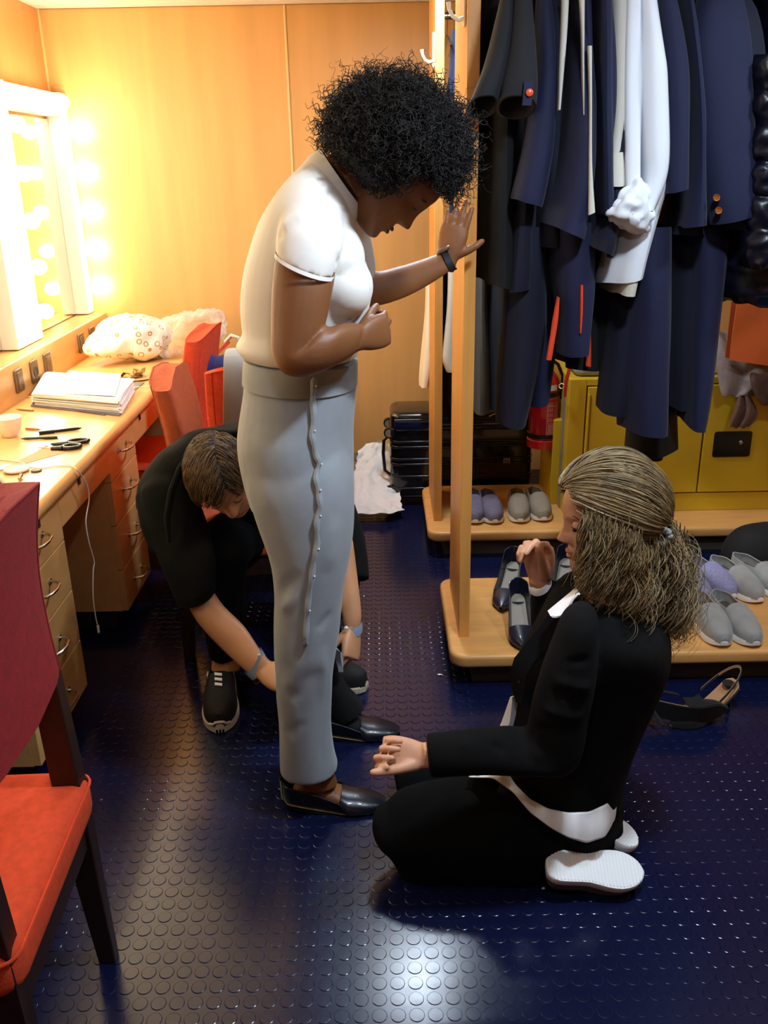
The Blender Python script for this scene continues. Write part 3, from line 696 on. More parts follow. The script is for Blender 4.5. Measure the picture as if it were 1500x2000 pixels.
# navy jackets on the right
garment('jacket', 'navy jacket with plain sleeve, first to the right of the white shirt', 'jacket', gx(1310), YR, [
    ('body', ND, SY([(1284, 1318, -60), (1290, 1330, 100), (1296, 1344, 250), (1294, 1350, 380), (1290, 1352, 452)], 2.64, [.10, .17, .18, .18, .18]), dict(folds=2)),
    ('sleeve', NV, SY([(1284, 1308, -40), (1286, 1324, 40), (1292, 1338, 140), (1300, 1339, 250), (1297, 1338, 376, 367)], 2.43, [.03, .05, .055, .055, .055]), dict(wr=.004))])
garment('jacket', 'navy jacket behind the plain sleeve, left of the jacket with two gold buttons', 'jacket', gx(1338), YR, [
    ('body', NV, SY([(1322, 1332, -60), (1326, 1338, 60), (1334, 1346, 180), (1336, 1352, 300), (1322, 1361, 440, 434)], 2.52, [.05, .10, .12, .12, .12]), dict())])
t, ob = garment('jacket', 'large navy jacket with two gold buttons on its cuff, right end of the rack', 'jacket', gx(1400), YR, [
    ('body', ND, SY([(1356, 1430, -40), (1340, 1450, 60), (1342, 1458, 180), (1352, 1466, 320), (1362, 1474, 442, 432)], 2.64, [.08, .19, .20, .20, .20]), dict(folds=2)),
    ('sleeve', NV, SY([(1376, 1440, -30), (1346, 1456, 70), (1345, 1464, 170), (1356, 1470, 300), (1384, 1481, 436, 414)], 2.46, [.04, .06, .065, .065, .06]), dict(wr=.005))])
for x, y_ in ((1399, 386), (1403, 411)):
    q = P(x, y_, 2.392); build(MB().lathe([(0, -.001), (.0055, -.001), (.0065, -.003), (.0085, -.0035), (.009, -.001), (.009, .001)], 20, (q.x, q.y, q.z), 'Y'), 'button', M['gold'], ob[1])
t = thing('puffer_jacket', 'shiny dark quilted puffer jacket at the right edge of the rack', 'jacket', (gx(1485), YR, 1.0))
hanger(t, gx(1500), YR); pf = MB()
for k in range(7):
    y0 = -60 + k * 91; sx_ = [0, 0, 0, 0, 8, 44, 58][k]; loft(pf, SY([(1456 - sx_, 1560, y0), (1448 - sx_ + (k % 2) * 4, 1570, y0 + 20), (1446 - sx_, 1568, y0 + 70), (1455 - sx_, 1560, y0 + 93)], 2.64, [.17, .185, .185, .17]), 48, 6, cap=(True, True))
po_ = build(pf, 'quilted_body', M['puff'], t); wrinkle(po_, .012, (16, 16, 26), 4)
sl = MB()
for k in range(6):
    y0 = 110 + k * 68; loft(sl, SY([(1478 - k * 3, 1520, y0), (1471 - k * 3, 1526, y0 + 18), (1471 - k * 3, 1526, y0 + 50), (1477 - k * 3, 1520, y0 + 70)], 2.43, [.045, .052, .052, .045]), 34, 5)
so_ = build(sl, 'quilted_sleeve', M['puff'], t); wrinkle(so_, .009, (24, 24, 34), 9)
# long trousers and dresses hanging below the jackets
garment('trousers', 'long navy trousers, leftmost pair reaching down beside the extinguisher', 'trousers', gx(1015), YR, [
    ('leg', ND, SY([(990, 1062, 440), (986, 1062, 560), (984, 1060, 640), (980, 1045, 720), (976, 1020, 818, 824)], 2.62, [.09, .10, .10, .10, .10]), dict(folds=2))])
garment('trousers', 'dark navy trousers ending beside the extinguisher head', 'trousers', gx(1045), YR, [
    ('leg', NV, SY([(1040, 1085, 440), (1040, 1085, 560), (1036, 1076, 680), (1027, 1062, 782, 777)], 2.72, .10), dict(folds=2))])
garment('dress', 'navy skirt with orange red lining showing, above the extinguisher', 'dress', gx(1110), YR, [
    ('skirt', NV, SY([(1070, 1150, 430), (1074, 1148, 540), (1084, 1140, 610), (1086, 1132, 679, 675)], 2.60, [.14, .15, .15, .15]), dict(folds=3)),
    ('lining', M['orangec'], SY([(1088, 1092, 580), (1080, 1090, 620), (1074, 1084, 660), (1067, 1077, 702)], 2.46, .01), dict(wr=.001)),
    ('lining', M['orangec'], SY([(1134, 1138, 556), (1133, 1137, 610), (1132, 1134, 650)], 2.455, .008), dict(wr=.001))])
garment('dress', 'black skirt with thin orange red edge, hanging over the grey cushion', 'dress', gx(1120), YR, [
    ('skirt', BK, SY([(1090, 1180, 430), (1090, 1180, 560), (1088, 1170, 640), (1092, 1158, 704, 712)], 2.74, [.11, .12, .12, .12]), dict(folds=4)),
    ('lining', M['orangec'], SY([(1150, 1153, 650), (1148, 1154, 680), (1144, 1154, 714, 716)], 2.59, .008), dict(wr=.001))])
garment('trousers', 'black trousers hanging below the white shirt', 'trousers', gx(1215), YR, [
    ('leg', BK, SY([(1165, 1250, 480), (1160, 1240, 600), (1156, 1225, 680), (1158, 1222, 714, 708)], 2.70, .13), dict(folds=3))])
garment('trousers', 'navy trousers with stepped hems in front of the yellow cabinet', 'trousers', gx(1240), YR, [
    ('leg', ND, SY([(1190, 1250, 470), (1184, 1246, 600), (1176, 1240, 700), (1168, 1222, 792, 800)], 2.64, .10), dict(folds=2)),
    ('leg', NV, SY([(1232, 1305, 440), (1230, 1300, 600), (1222, 1296, 720), (1219, 1291, 836, 838)], 2.56, .09), dict(folds=2))])
garment('trousers', 'black trousers hanging lowest, just above the kneeling woman', 'trousers', gx(1275), YR, [
    ('leg', BK, SY([(1250, 1330, 470), (1245, 1325, 650), (1236, 1318, 780), (1230, 1315, 882, 872)], 2.74, .09), dict(folds=2)),
    ('leg', BK, SY([(1256, 1300, 500), (1252, 1300, 700), (1254, 1290, 890)], 2.82, .05), dict())])
garment('trousers', 'navy trousers hanging under the jacket with gold buttons', 'trousers', gx(1350), YR, [
    ('leg', ND, SY([(1300, 1362, 440), (1302, 1360, 560), (1300, 1345, 690), (1300, 1334, 786)], 2.66, .10), dict(folds=2)),
    ('leg', NV, SY([(1340, 1412, 440), (1342, 1402, 560), (1336, 1388, 690), (1331, 1366, 822, 826)], 2.60, .10), dict(folds=2))])
# rear rack
YB2 = 3.66
garment('trousers', 'grey trousers hanging on the rear rack, right of the front post', 'trousers', gx(938, 600, 3.6), YB2, [
    ('leg', M['greyw'], SY([(926, 950, 420), (926, 946, 540), (924, 950, 660), (924, 952, 796)], 3.58, .12), dict(folds=3))], hang=True)
garment('trousers', 'charcoal trousers on the rear rack beside the grey ones', 'trousers', gx(967, 600, 3.6), YB2, [
    ('leg', M['charcoal'], SY([(952, 990, 430), (956, 990, 560), (952, 988, 680), (951, 984, 790)], 3.6, .13), dict(folds=2))])
garment('jacket', 'black quilted jacket on the rear rack, seen between the two posts', 'jacket', gx(872, 600, 3.6), YB2, [
    ('body', M['puff'], SY([(862, 905, 480), (858, 900, 600), (856, 900, 700), (850, 905, 798)], 3.68, .14), dict(wr=.02, wsc=(18, 18, 25)))])
garment('shirt', 'white shirt sleeve on the rear rack, seen between the two posts', 'shirt', gx(885, 600, 3.55), YB2, [
    ('sleeve', M['creamc'], SY([(876, 895, 520), (874, 892, 600), (868, 892, 660), (864, 890, 700), (872, 892, 722)], 3.50, .035), dict(wr=.006)),
    ('body', M['creamc'], SY([(900, 925, 480), (895, 922, 620), (870, 915, 795)], 3.64, .10), dict(wr=.006))])
garment('shirt', 'cream shirt hanging outside the rear post, against the wood wall', 'shirt', .185, 3.80, [
    ('body', mat('warm_white_cotton', '#ece0c8', .7, var=.01), SY([(834, 846, 540), (832, 846, 610), (825, 848, 680), (819, 836, 752, 748)], 3.90, .06), dict(wr=.006, folds=2))], hang=False)
garment('jacket', 'navy sleeve hanging on the rear rack, high between the posts', 'jacket', gx(890, 150, 3.55), YB2, [
    ('sleeve', NV, SY([(884, 905, 60), (878, 905, 140), (874, 905, 180), (884, 908, 215)], 3.55, .05), dict(wr=.004)),
    ('hem', NV, SY([(880, 902, 380), (878, 902, 440), (876, 902, 480)], 3.55, .05), dict(wr=.004))])
t = thing('trouser_hanger', 'steel clip hanger with a paper tag hanging between the posts', 'hanger', (gx(868, 432, 3.6), 3.6, 1.3))
build(MB().tube([P(878, 433, 3.6), P(868, 433, 3.6)], .004, 8).tube([P(869, 434, 3.6), P(864, 446, 3.6), P(866, 456, 3.6)], .0018, 6).tube([P(870, 436, 3.6), P(869, 480, 3.6)], .0008, 5), 'clip', M['steel'], t)
build(sheet(MB(), [[P(864, 480, 3.6), P(871, 480, 3.6)], [P(862, 492, 3.6), P(872, 493, 3.6)]], .001), 'paper_tag', M['white'], t)
# grey trousers over the chair back, and blue cloth behind
t = thing('draped_trousers', 'light grey trousers draped over the orange red chair back behind the woman', 'trousers', (-.28, 3.12, .5))
M['draped'] = mat('light_grey_cloth', '#96989a', .75, var=.03, bump=.06, sheen=.2)
path = [(3.040, .50), (3.042, .60), (3.044, .70), (3.046, .80), (3.048, .87), (3.062, .915), (3.120, .932), (3.178, .915), (3.204, .87), (3.2, .78), (3.2, .70)]
g = []
for k, (yy, z) in enumerate(path):
    f = max(0, min(1, (.886 - z) / .38)); row = []
    for j in range(19):
        u = j / 18; x = -.545 - .03 * f + u * (.34 + .02 * f)
        row.append(Vector((x, yy - (.014 * (.5 + .5 * math.sin(j * 1.05 + f * 1.4)) * min(1, f * 3 + .15) if yy < 3.1 else 0), z + .004 * math.sin(j * 1.05))))
    g.append(row)
do_ = build(sheet(MB(), g, .005), 'draped_cloth', M['draped'], t, sub=2)
# ============================================================ people
def capsule(mb, pts, rad, n=10):
    mb.tube(pts, rad, n)
    for p, r in zip(pts, rad): mb.ball(p, r * 1.0, 6)
def hand(mb, w, d, n, side, curls, scale=1.0, thumb=None, spread=.10, tcurl=.35, fl=1.0, tl=1.0):
    """w wrist, d towards fingers, n back of hand, side +1/-1 picks the thumb's side"""
    w, d, n = Vector(w), Vector(d).normalized(), Vector(n); n = (n - d * n.dot(d)).normalized(); t = d.cross(n) * side; s = scale
    secs = [[w - d * .03 * s, t * .026 * s, .019 * s, 2.2], [w, t * .027 * s, .018 * s, 2.2], [w + d * .03 * s, t * .036 * s, .017 * s, 2.4], [w + d * .065 * s, t * .041 * s, .0145 * s, 2.6], [w + d * .09 * s, t * .038 * s, .011 * s, 2.6]]
    loft(mb, secs, 20, 3, vdir=n)
    tips = []
    for k, (o, L) in enumerate(((.0285, .070), (.0097, .078), (-.0097, .073), (-.0275, .058))):
        base = w + d * (.082 - .006 * abs(k - 1)) * s + t * o * s; dirn = (d + t * spread * (o / .03)).normalized(); ax = n
        pts = [base - dirn * .012 * s, base]; a = 0; cc = curls[k] if isinstance(curls[0], (list, tuple)) else curls
        p = base
        for q, f in enumerate((.46, .30, .24)):
            a += cc[q]; v = dirn * math.cos(a) - n * math.sin(a); p = p + v * L * f * s * fl; pts.append(p)
        r = [.0098 * s, .0098 * s, .0088 * s, .0078 * s, .0068 * s]
        if k == 3: r = [x * .88 for x in r]
        capsule(mb, pts, r); tips.append((p, v))
    th = thumb or (.75, .55, -.35)
    v = (d * th[0] + t * th[1] + n * th[2]).normalized(); b = w + d * .018 * s + t * .018 * s - n * .004 * s
    p1 = b + v * .045 * s * tl; v2 = (v + d * tcurl - n * tcurl * .6).normalized(); p2 = p1 + v2 * .033 * s * tl; v3 = (v2 + d * tcurl - n * tcurl * .5).normalized(); p3 = p2 + v3 * .024 * s * tl
    capsule(mb, [b, p1, p2, p3], [.0155 * s, .0118 * s, .0105 * s, .0082 * s]); tips.append((p3, v3))
    return tips
def nails(tips, n, material, parent, s=1.0):
    m = MB(); n = Vector(n)
    for p, v in tips[:4]:
        nn = (n - v * n.dot(v)); 
        if nn.length < 1e-3: continue
        nn.normalize(); tt = v.cross(nn); m.obox(p + nn * .0056 * s + v * .001, v * .0052 * s, tt * .004 * s, nn * .0009 * s)
    o = build(m, 'fingernails', material, parent, bevel=.0004); return o
HF = [(-.122, .055, .005, .012), (-.115, .078, -.005, .03), (-.105, .088, -.012, .042), (-.09, .091, -.022, .052), (-.07, .090, -.045, .060), (-.045, .088, -.070, .066), (-.02, .086, -.086, .070), (0, .084, -.096, .073), (.02, .088, -.101, .0745), (.045, .087, -.101, .0745), (.065, .078, -.094, .069), (.083, .062, -.078, .058), (.098, .038, -.052, .040), (.107, .010, -.022, .018)]
def head_verts(nose=1.0, jaw=1.0, lips=1.0):
    zs = np.array([h[0] for h in HF]); F = np.array([h[1] for h in HF]); B = np.array([h[2] for h in HF]); Wd = np.array([h[3] for h in HF])
    t = np.linspace(0, len(HF) - 1, 76); ii = np.arange(len(HF))
    def sm(a):
        v = np.interp(t, ii, a); k = np.array([1, 2, 3, 2, 1]) / 9; vp = np.pad(v, 2, mode='edge'); r = np.convolve(vp, k, 'valid'); r[0] = v[0]; r[-1] = v[-1]; return r
    Z, F, B, Wd = sm(zs), sm(F), sm(B), sm(Wd); rings = []; n = 110
    for z, f, b, w in zip(Z, F, B, Wd):
        if z < -.05: w = w * (1 + (jaw - 1) * 1.0)
        ring = []
        for j in range(n):
            a = 2 * PI * j / n; ca, sa = math.cos(a), math.sin(a); e = 2 / 2.25
            x = (f + b) / 2 + (f - b) / 2 * math.copysign(abs(ca) ** e, ca); y = w * math.copysign(abs(sa) ** e, sa)
            if x > 0: y *= 1 - .16 * (x / .09) ** 2
            if x > .02:
                G = lambda y0, z0, sy, sz: math.exp(-((y - y0) / sy) ** 2 - ((z - z0) / sz) ** 2)
                prof = np.interp(z, [-.046, -.038, -.030, -.022, -.005, .012, .024], [0, .014, .029, .024, .014, .006, 0])
                dx = nose * prof * math.exp(-(y / (.0105 + (.005 if z < -.018 else 0))) ** 2)
                dx += nose * .009 * (G(.0135, -.033, .006, .007) + G(-.0135, -.033, .006, .007))
                dx -= .0115 * (G(.032, .004, .0155, .012) + G(-.032, .004, .0155, .012))
                dx += .006 * (G(.031, .004, .0105, .0075) + G(-.031, .004, .0105, .0075))
                dx += .0045 * (G(.026, .023, .02, .007) + G(-.026, .023, .02, .007))
                dx += .005 * (G(.045, -.025, .02, .018) + G(-.045, -.025, .02, .018))
                dx += lips * (.0085 * G(0, -.0615, .019, .0055) + .008 * G(0, -.0735, .017, .0055) - .004 * G(0, -.0675, .024, .0022) - .0045 * G(0, -.084, .02, .006))
                dx += .007 * G(0, -.105, .022, .014) - .003 * G(0, -.05, .004, .008)
                x += dx
            ring.append((x, y, z))
        rings.append(ring)
    return rings
def head_matrix(c, fwd, up, s=1.0):
    f = Vector(fwd).normalized(); u = Vector(up); u = (u - f * u.dot(f)).normalized(); l = u.cross(f)
    return Matrix(((f.x * s, l.x * s, u.x * s, c[0]), (f.y * s, l.y * s, u.y * s, c[1]), (f.z * s, l.z * s, u.z * s, c[2]), (0, 0, 0, 1)))
def add_head(mb, Mx, ears=True, **k):
    R = [[Mx @ Vector(p) for p in r] for r in head_verts(**k)]; mb.rings(R)
    if ears:
        for sy in (-1, 1):
            e = MB(); e.ball((0, 0, 0), (.017, .007, .032), 8)
            mb.add([Mx @ (Matrix.Rotation(sy * .35, 3, 'Z') @ v + Vector((-.012, sy * .073, -.012))) for v in e.v], e.f)
def face_parts(Mx, parent, liptone, browtone, eye=True, look=-.25, lipscale=1.0, lid=None):
    T = lambda pts: [Mx @ Vector(p) for p in pts]; s = Mx.to_scale().x
    m = MB()
    for z, b, r in ((-.0622, .0962, .0042), (-.0728, .0955, .0048)):
        pts = []
        for k in range(13):
            y = (k - 6) / 6 * .0215; q = abs(y) / .0215
            pts.append((b - .017 * q ** 2 + .0012 * (1 - q), y, z + (.0015 * (1 - abs(q - .3)) if z > -.07 else 0) - (.0 if z > -.07 else -.0025 * q)))
        m.tube(T([(x_ - .0022, y_, z_) for x_, y_, z_ in pts]), [max(.0008, r * s * lipscale * (1 - (abs(k - 6) / 6) ** 2.2)) for k in range(13)], 8)
    build(m, 'lips', liptone, parent)
    if eye:
        for sy in (-1, 1):
            e = build(MB().ball(Mx @ Vector((.0715, sy * .0315, .004)), .0115 * s, 10), 'eyeball', mat_eye, parent)
            build(MB().ball(Mx @ Vector((.0792, sy * .0325, .004 + look * .012)), .0056 * s, 8), 'iris', mat_iris, e)
            if lid is not None:
                m = MB(); m.ball((0, 0, 0), (.0124, .0150, .0124), 10); vs = []
                bm_ = [v for v in m.v]
                m2 = MB(); m2.add([Mx @ (Vector((v.x + .0708, v.y * 1 + sy * .0315, max(v.z, -.0005 + .25 * v.x) + .004))) for v in m.v], m.f); build(m2, 'eyelid', lid, parent)
    for sy in (-1, 1):
        m = MB(); pts = [(.0835 - .012 * (k / 7) ** 1.5, sy * (.014 + .034 * k / 7), .0235 + .006 * math.sin(PI * (k + 1.5) / 9)) for k in range(8)]
        m.tube(T(pts), [.0022 * s * (1 - .09 * k) for k in range(8)], 6); build(m, 'eyebrow', browtone, parent)
        m = MB(); pts = [(.0842 - .0075 * (abs(k - 3) / 4) ** 1.6, sy * (.0205 + .0235 * k / 7), .0005 + .003 * math.sin(PI * k / 7)) for k in range(8)]
        m.tube(T(pts), .0011 * s, 5); build(m, 'eyelashes', browtone, parent)
mat_eye = mat('eye_white', '#d8d0c8', .2, var=0); mat_iris = mat('brown_iris', '#2a1a10', .15, var=0)
def skinmat(name, c, bump=.08): return mat(name, c, .48, var=.05, nscale=9, bump=bump, bscale=350, sss=.12)
def shr(secs, k, kd=None): return [[s[0], s[1] * k, s[2] * (kd or k), s[3]] for s in secs]

# ---------------------------------------------------------------- shoes
def shoe_last(L=.25, Wd=.088, toe='round', H=.075, open_len=.62, heel=0.0):
    """local: heel at x=0, toe at +x, centre y=0; returns station data (x, halfwidth, top z, bottom z)"""
    st_ = []
    for i in range(23):
        f = (1 - math.cos(PI * i / 22)) / 2
        w = Wd / 2 * (0.70 + .10 * math.sin(PI * min(1, f * 1.5)) + .26 * math.exp(-((f - .68) / .2) ** 2))
        if f < .07: w *= math.sqrt(max(.22, 1 - (1 - f / .07) ** 2))
        if f > .80: w *= max(.12, (1 - ((f - .80) / .2) ** (2.4 if toe == 'round' else 1.5))) ** (.5 if toe == 'round' else .8)
        st_.append((f * L, w, f))
    return st_

# ================================================================ standing woman
W1 = thing('person', 'standing person with dark curly hair in white top and grey trousers, leaning on the rack', 'person', (-.12, 1.98, 0))
sk1 = skinmat('brown_skin', '#82522f'); sk1_lip = mat('brown_lips', '#5d2f28', .4, var=0)
torso = [S(476, 694, 700, 697, 1.98, .13), S(474, 650, 704, 652, 1.98, .13), S(470, 600, 720, 606, 1.98, .14), S(474, 545, 727, 560, 1.98, .155), S(487, 490, 716, 515, 1.98, .165), S(507, 432, 700, 480, 1.98, .175), S(534, 386, 695, 447, 1.98, .175), S(564, 347, 692, 425, 1.98, .15), S(592, 320, 690, 412, 1.98, .10), S(612, 306, 694, 404, 1.98, .066)]
collar = [S(588, 324, 692, 436, 1.98, .085), S(606, 303, 701, 420, 1.98, .068), S(626, 290, 703, 400, 1.98, .058)]
near_up = [S(560, 395, 668, 425, 1.86, .06), S(547, 430, 672, 462, 1.835, .066), S(540, 465, 664, 505, 1.82, .066), S(537, 497, 652, 542, 1.81, .062)]
body = MB()
loft(body, shr(torso[:9], .90), 28, 4)
loft(body, [S(630, 310, 700, 398, 1.98, .052), S(655, 296, 722, 390, 1.985, .05), S(690, 280, 762, 372, 1.99, .052), S(720, 275, 790, 350, 1.99, .05)], 20, 4)
h1 = P(778, 340, 1.99); MX1 = head_matrix(h1, (.42, -.10, -.90), (.90, -.05, .42), .98)
add_head(body, MX1, ears=True, nose=.95)
arm = [S(562, 420, 655, 440, 1.84, .045), S(540, 490, 655, 530, 1.815, .052), S(531, 560, 649, 572, 1.80, .053), S(529, 630, 636, 632, 1.785, .049), S(531, 685, 618, 665, 1.775, .045), S(552, 726, 628, 640, 1.77, .043), S(590, 734, 648, 640, 1.775, .044), S(628, 724, 668, 634, 1.79, .043), S(668, 705, 690, 632, 1.815, .036), S(694, 688, 708, 636, 1.835, .027)]
loft(body, arm, 22, 4, vdir=(0, 1, .2), dome=(.03, 0))
wr = (P(694, 688, 1.835) + P(708, 636, 1.835)) / 2
hand(body, wr, (.62, .55, .12), (.80, -.60, .10), -1, (.55, .8, .6), .90, thumb=(.8, .35, -.35))
# far arm to the rack
farm = [S(640, 440, 700, 500, 2.12, .05), S(680, 500, 700, 590, 2.15, .048), S(727, 530, 735, 596, 2.20, .042), S(775, 522, 790, 580, 2.27, .038), S(822, 508, 842, 553, 2.34, .031), S(862, 493, 886, 524, 2.40, .025)]
loft(body, farm, 20, 4, vdir=(0, 1, .2), dome=(.03, 0))
fw = (P(862, 493, 2.41) + P(886, 522, 2.41)) / 2
tips = hand(body, fw, (.24, .10, .97), (-.22, -1, .1), 1, [(.0, .1, .1), (.02, .1, .1), (.0, .12, .1), (.02, .12, .1)], .95, thumb=(.55, .9, .0), tcurl=.25, spread=.06, tl=.8)
# legs inside the trousers and the feet
nleg = [S(570, 960, 640, 960, 1.90, .05), S(556, 1180, 640, 1180, 1.86, .06), S(575, 1400, 640, 1400, 1.85, .045), S(590, 1490, 648, 1490, 1.845, .036), S(592, 1530, 660, 1530, 1.845, .036)]
loft(body, nleg, 18, 4, dome=(.02, .0))
def foot_core(mb, hx, hy, hz, ang, L=.22):
    c, s_ = math.cos(ang), math.sin(ang); rings = []
    for f, w, zt in ((.0, .018, .055), (.05, .026, .07), (.25, .03, .085), (.45, .034, .062), (.65, .038, .040), (.85, .033, .028), (.97, .018, .02)):
        x = f * L; ring = []
        for j in range(14):
            a = 2 * PI * j / 14; yy, zz = w * math.cos(a), .012 + (zt - .012) / 2 + (zt - .012) / 2 * math.sin(a)
            ring.append((hx + x * c - yy * s_, hy + x * s_ + yy * c, hz + zz))
        rings.append(ring)
    mb.rings(rings)
fn = PZ(572, 1560, 0); fa = math.atan2(-.03, .22)
foot_core(body, -.245, 1.855, .0, -.05); 
bo = build(body, 'body', sk1, W1); blob(bo, .0036, 5)
# far leg with black sock
sock = MB(); loft(sock, [S(590, 1180, 650, 1180, 2.13, .045), S(610, 1290, 660, 1290, 2.14, .04), S(630, 1345, 675, 1335, 2.145, .037), S(636, 1392, 700, 1362, 2.15, .036), S(660, 1415, 712, 1382, 2.15, .035)], 18, 4)
foot_core(sock, -.20, 2.155, .0, -.02)
so = build(sock, 'sock', mat('black_sock', '#0c0c0e', .85, var=.02), W1); blob(so, .0045, 5)
# trousers
M['trouser'] = mat('grey_blue_trouser_cloth', '#8f959b', .62, var=.02, nscale=30, bump=.04, bscale=500, sheen=.2)
tr = MB()
loft(tr, [S(480, 705, 697, 708, 1.98, .135), S(477, 760, 696, 765, 1.98, .150), S(467, 830, 691, 830, 1.98, .17), S(466, 885, 691, 890, 1.97, .175), S(478, 950, 692, 960, 1.95, .165), S(492, 1000, 688, 1020, 1.93, .14)], 32, 5)
loft(tr, [S(500, 850, 670, 850, 1.93, .09), S(480, 905, 686, 905, 1.91, .105), S(484, 960, 692, 960, 1.885, .105), S(505, 1030, 691, 1030, 1.87, .098), S(528, 1095, 682, 1095, 1.86, .090), S(537, 1160, 668, 1165, 1.855, .085), S(536, 1230, 660, 1235, 1.85, .082), S(540, 1310, 650, 1310, 1.85, .08), S(544, 1400, 646, 1400, 1.85, .078), S(546, 1462, 652, 1462, 1.85, .078), S(547, 1502, 661, 1496, 1.85, .078)], 32, 5, dome=(.02, 0))
loft(tr, [S(530, 860, 670, 860, 2.03, .09), S(530, 920, 682, 920, 2.06, .10), S(540, 1000, 686, 1000, 2.08, .095), S(560, 1100, 676, 1100, 2.10, .085), S(575, 1200, 664, 1200, 2.12, .075), S(580, 1290, 650, 1290, 2.13, .07)], 26, 5, dome=(.02, 0))
to = build(tr, 'trousers', M['trouser'], W1); blob(to, .0055, 10)
me = to.data; a = coords(me) + np.array(worg(W1)); nr = normals(me)
# drape folds: anchored creases at knee, thigh and hem
def fold(a, p0, p1, w, amp):
    p0, p1 = np.array(p0), np.array(p1); d = p1 - p0; L = np.linalg.norm(d); d = d / L
    r = a - p0; t = r @ d; q = np.linalg.norm(r - np.outer(t, d), axis=1)
    e = np.clip(np.minimum(t / (L * .25), (L - t) / (L * .25)), 0, 1)
    return amp * np.exp(-(q / w) ** 2) * e
Hh = np.zeros(len(a))
FR = lambda px, py: tuple(P(px, py, 1.785))
for (x0, y0, x1, y1, w, am) in ((530, 1175, 590, 1110, .016, -.008), (540, 1200, 600, 1150, .014, .006), (560, 1350, 600, 1270, .016, .009), (575, 1370, 612, 1300, .014, -.007), (615, 1230, 655, 1195, .012, -.006), (640, 1380, 630, 1260, .014, .006), (600, 1520, 597, 1270, .006, .0035), (500, 880, 520, 1010, .02, .005), (640, 1120, 665, 1010, .02, .006), (560, 760, 510, 860, .03, -.004), (660, 780, 640, 900, .02, .005), (555, 1440, 600, 1400, .015, -.005), (630, 1500, 645, 1380, .012, -.005)):
    Hh += fold(a, FR(x0, y0), FR(x1, y1), w, am)
setco(me, coords(me) + nr * Hh[:, None] * .8)
wrinkle(to, .0035, (10, 10, 5), 8, mask=lambda a_: np.clip(1.25 - np.abs(a_[:, 2] - .42) / .22, .12, 1))
wb1 = MB(); loft(wb1, [S(477, 698, 699, 704, 1.98, .139), S(475, 720, 699, 726, 1.98, .147), S(474, 745, 699, 750, 1.98, .152)], 40, 3)
build(wb1, 'waistband', M['trouser'], W1)
def surf_x(obj, px, py, yguess):
    """first hit of the viewing ray on an object, used to lay seams on the cloth"""
    dg = bpy.context.evaluated_depsgraph_get(); o = CAMV; d = Vector(ray(px, py)).normalized()
    mi = obj.matrix_world.inverted() if obj.parent is None else Matrix.Translation(-worg(obj))
    ok, loc, nn, _ = obj.ray_cast(mi @ o, d)
    return (loc + worg(obj), nn) if ok else (P(px, py, yguess), Vector((0, -1, 0)))
seam = MB(); pts = []; rs = []
ctrl = [(612, 736), (609, 770), (611, 810), (608, 850), (612, 880), (620, 905), (616, 935), (621, 962), (624, 990), (617, 1020), (619, 1060), (612, 1095), (608, 1130), (602, 1170), (599, 1205), (597, 1245), (597, 1265)]
for i in range(len(ctrl) - 1):
    for q in range(4):
        t = q / 4; x = ctrl[i][0] * (1 - t) + ctrl[i + 1][0] * t; y_ = ctrl[i][1] * (1 - t) + ctrl[i + 1][1] * t
        loc, nn = surf_x(to, x, y_, 1.78); k = i * 4 + q
        pts.append(loc + nn * (.004 + .004 * abs(math.sin(k * .55)))); rs.append(.0045 + .003 * abs(math.sin(k * .55 + 1)))
rs[0] = rs[-1] = .002
seam.tube(pts, rs, 8); build(seam, 'pinned_seam', M['trouser'], W1)
pin = mat('pin_head', '#f3f0e4', .2, var=0); pm = MB()
for k in (2, 11, 20, 27, 34, 41, 47, 54): pm.ball(pts[k] + Vector((.006, -.006, 0)), .0022, 5)
build(pm, 'pins', pin, W1)
# white top
M['top'] = mat('white_neoprene_top', '#f5f2ec', .6, var=.01, bump=.03, bscale=300, sheen=.2)
sh = MB(); loft(sh, torso[1:], 36, 5); loft(sh, near_up, 26, 5, vdir=(0, 1, .1), dome=(.05, 0))
loft(sh, [S(640, 400, 700, 470, 2.08, .05), S(660, 440, 712, 520, 2.13, .052), S(672, 480, 722, 560, 2.16, .05)], 20, 4, dome=(.03, 0))
loft(sh, [S(480, 640, 700, 640, 1.98, .130), S(468, 662, 703, 664, 1.98, .135), S(461, 676, 702, 680, 1.98, .137), S(472, 691, 698, 693, 1.98, .132), S(482, 698, 694, 698, 1.98, .128)], 36, 4)
loft(sh, collar[:2], 30, 3)
# bust
for yy in (1.905, 2.055):
    sh.ball(P(668, 560, yy), (.066, .072, .068), 12); sh.ball(P(655, 505, yy), (.062, .07, .075), 12)
sho = build(sh, 'top', M['top'], W1); blob(sho, .005, 9)
me = sho.data; a = coords(me) + np.array(worg(W1)); nr = normals(me); Hh = np.zeros(len(a))
F2 = lambda px, py: tuple(P(px, py, 1.80))
for (x0, y0, x1, y1, w, am) in ((540, 470, 600, 432, .014, -.009), (545, 455, 600, 420, .014, .006), (655, 505, 690, 540, .008, -.008), (650, 530, 695, 556, .008, -.008), (660, 490, 700, 470, .012, -.008), (655, 475, 690, 500, .012, .006), (690, 440, 700, 490, .012, -.006), (540, 350, 640, 350, .03, .003), (500, 660, 560, 676, .012, -.006), (470, 672, 530, 690, .008, .006), (505, 470, 520, 620, .03, -.006), (590, 380, 660, 400, .012, -.003)):
    Hh += fold(a, F2(x0, y0), F2(x1, y1), w, am)
setco(me, coords(me) + nr * Hh[:, None])
cl = MB(); cs = [S(586, 326, 692, 438, 1.98, .086), S(605, 304, 700, 422, 1.98, .070), S(625, 289, 704, 402, 1.98, .062)]
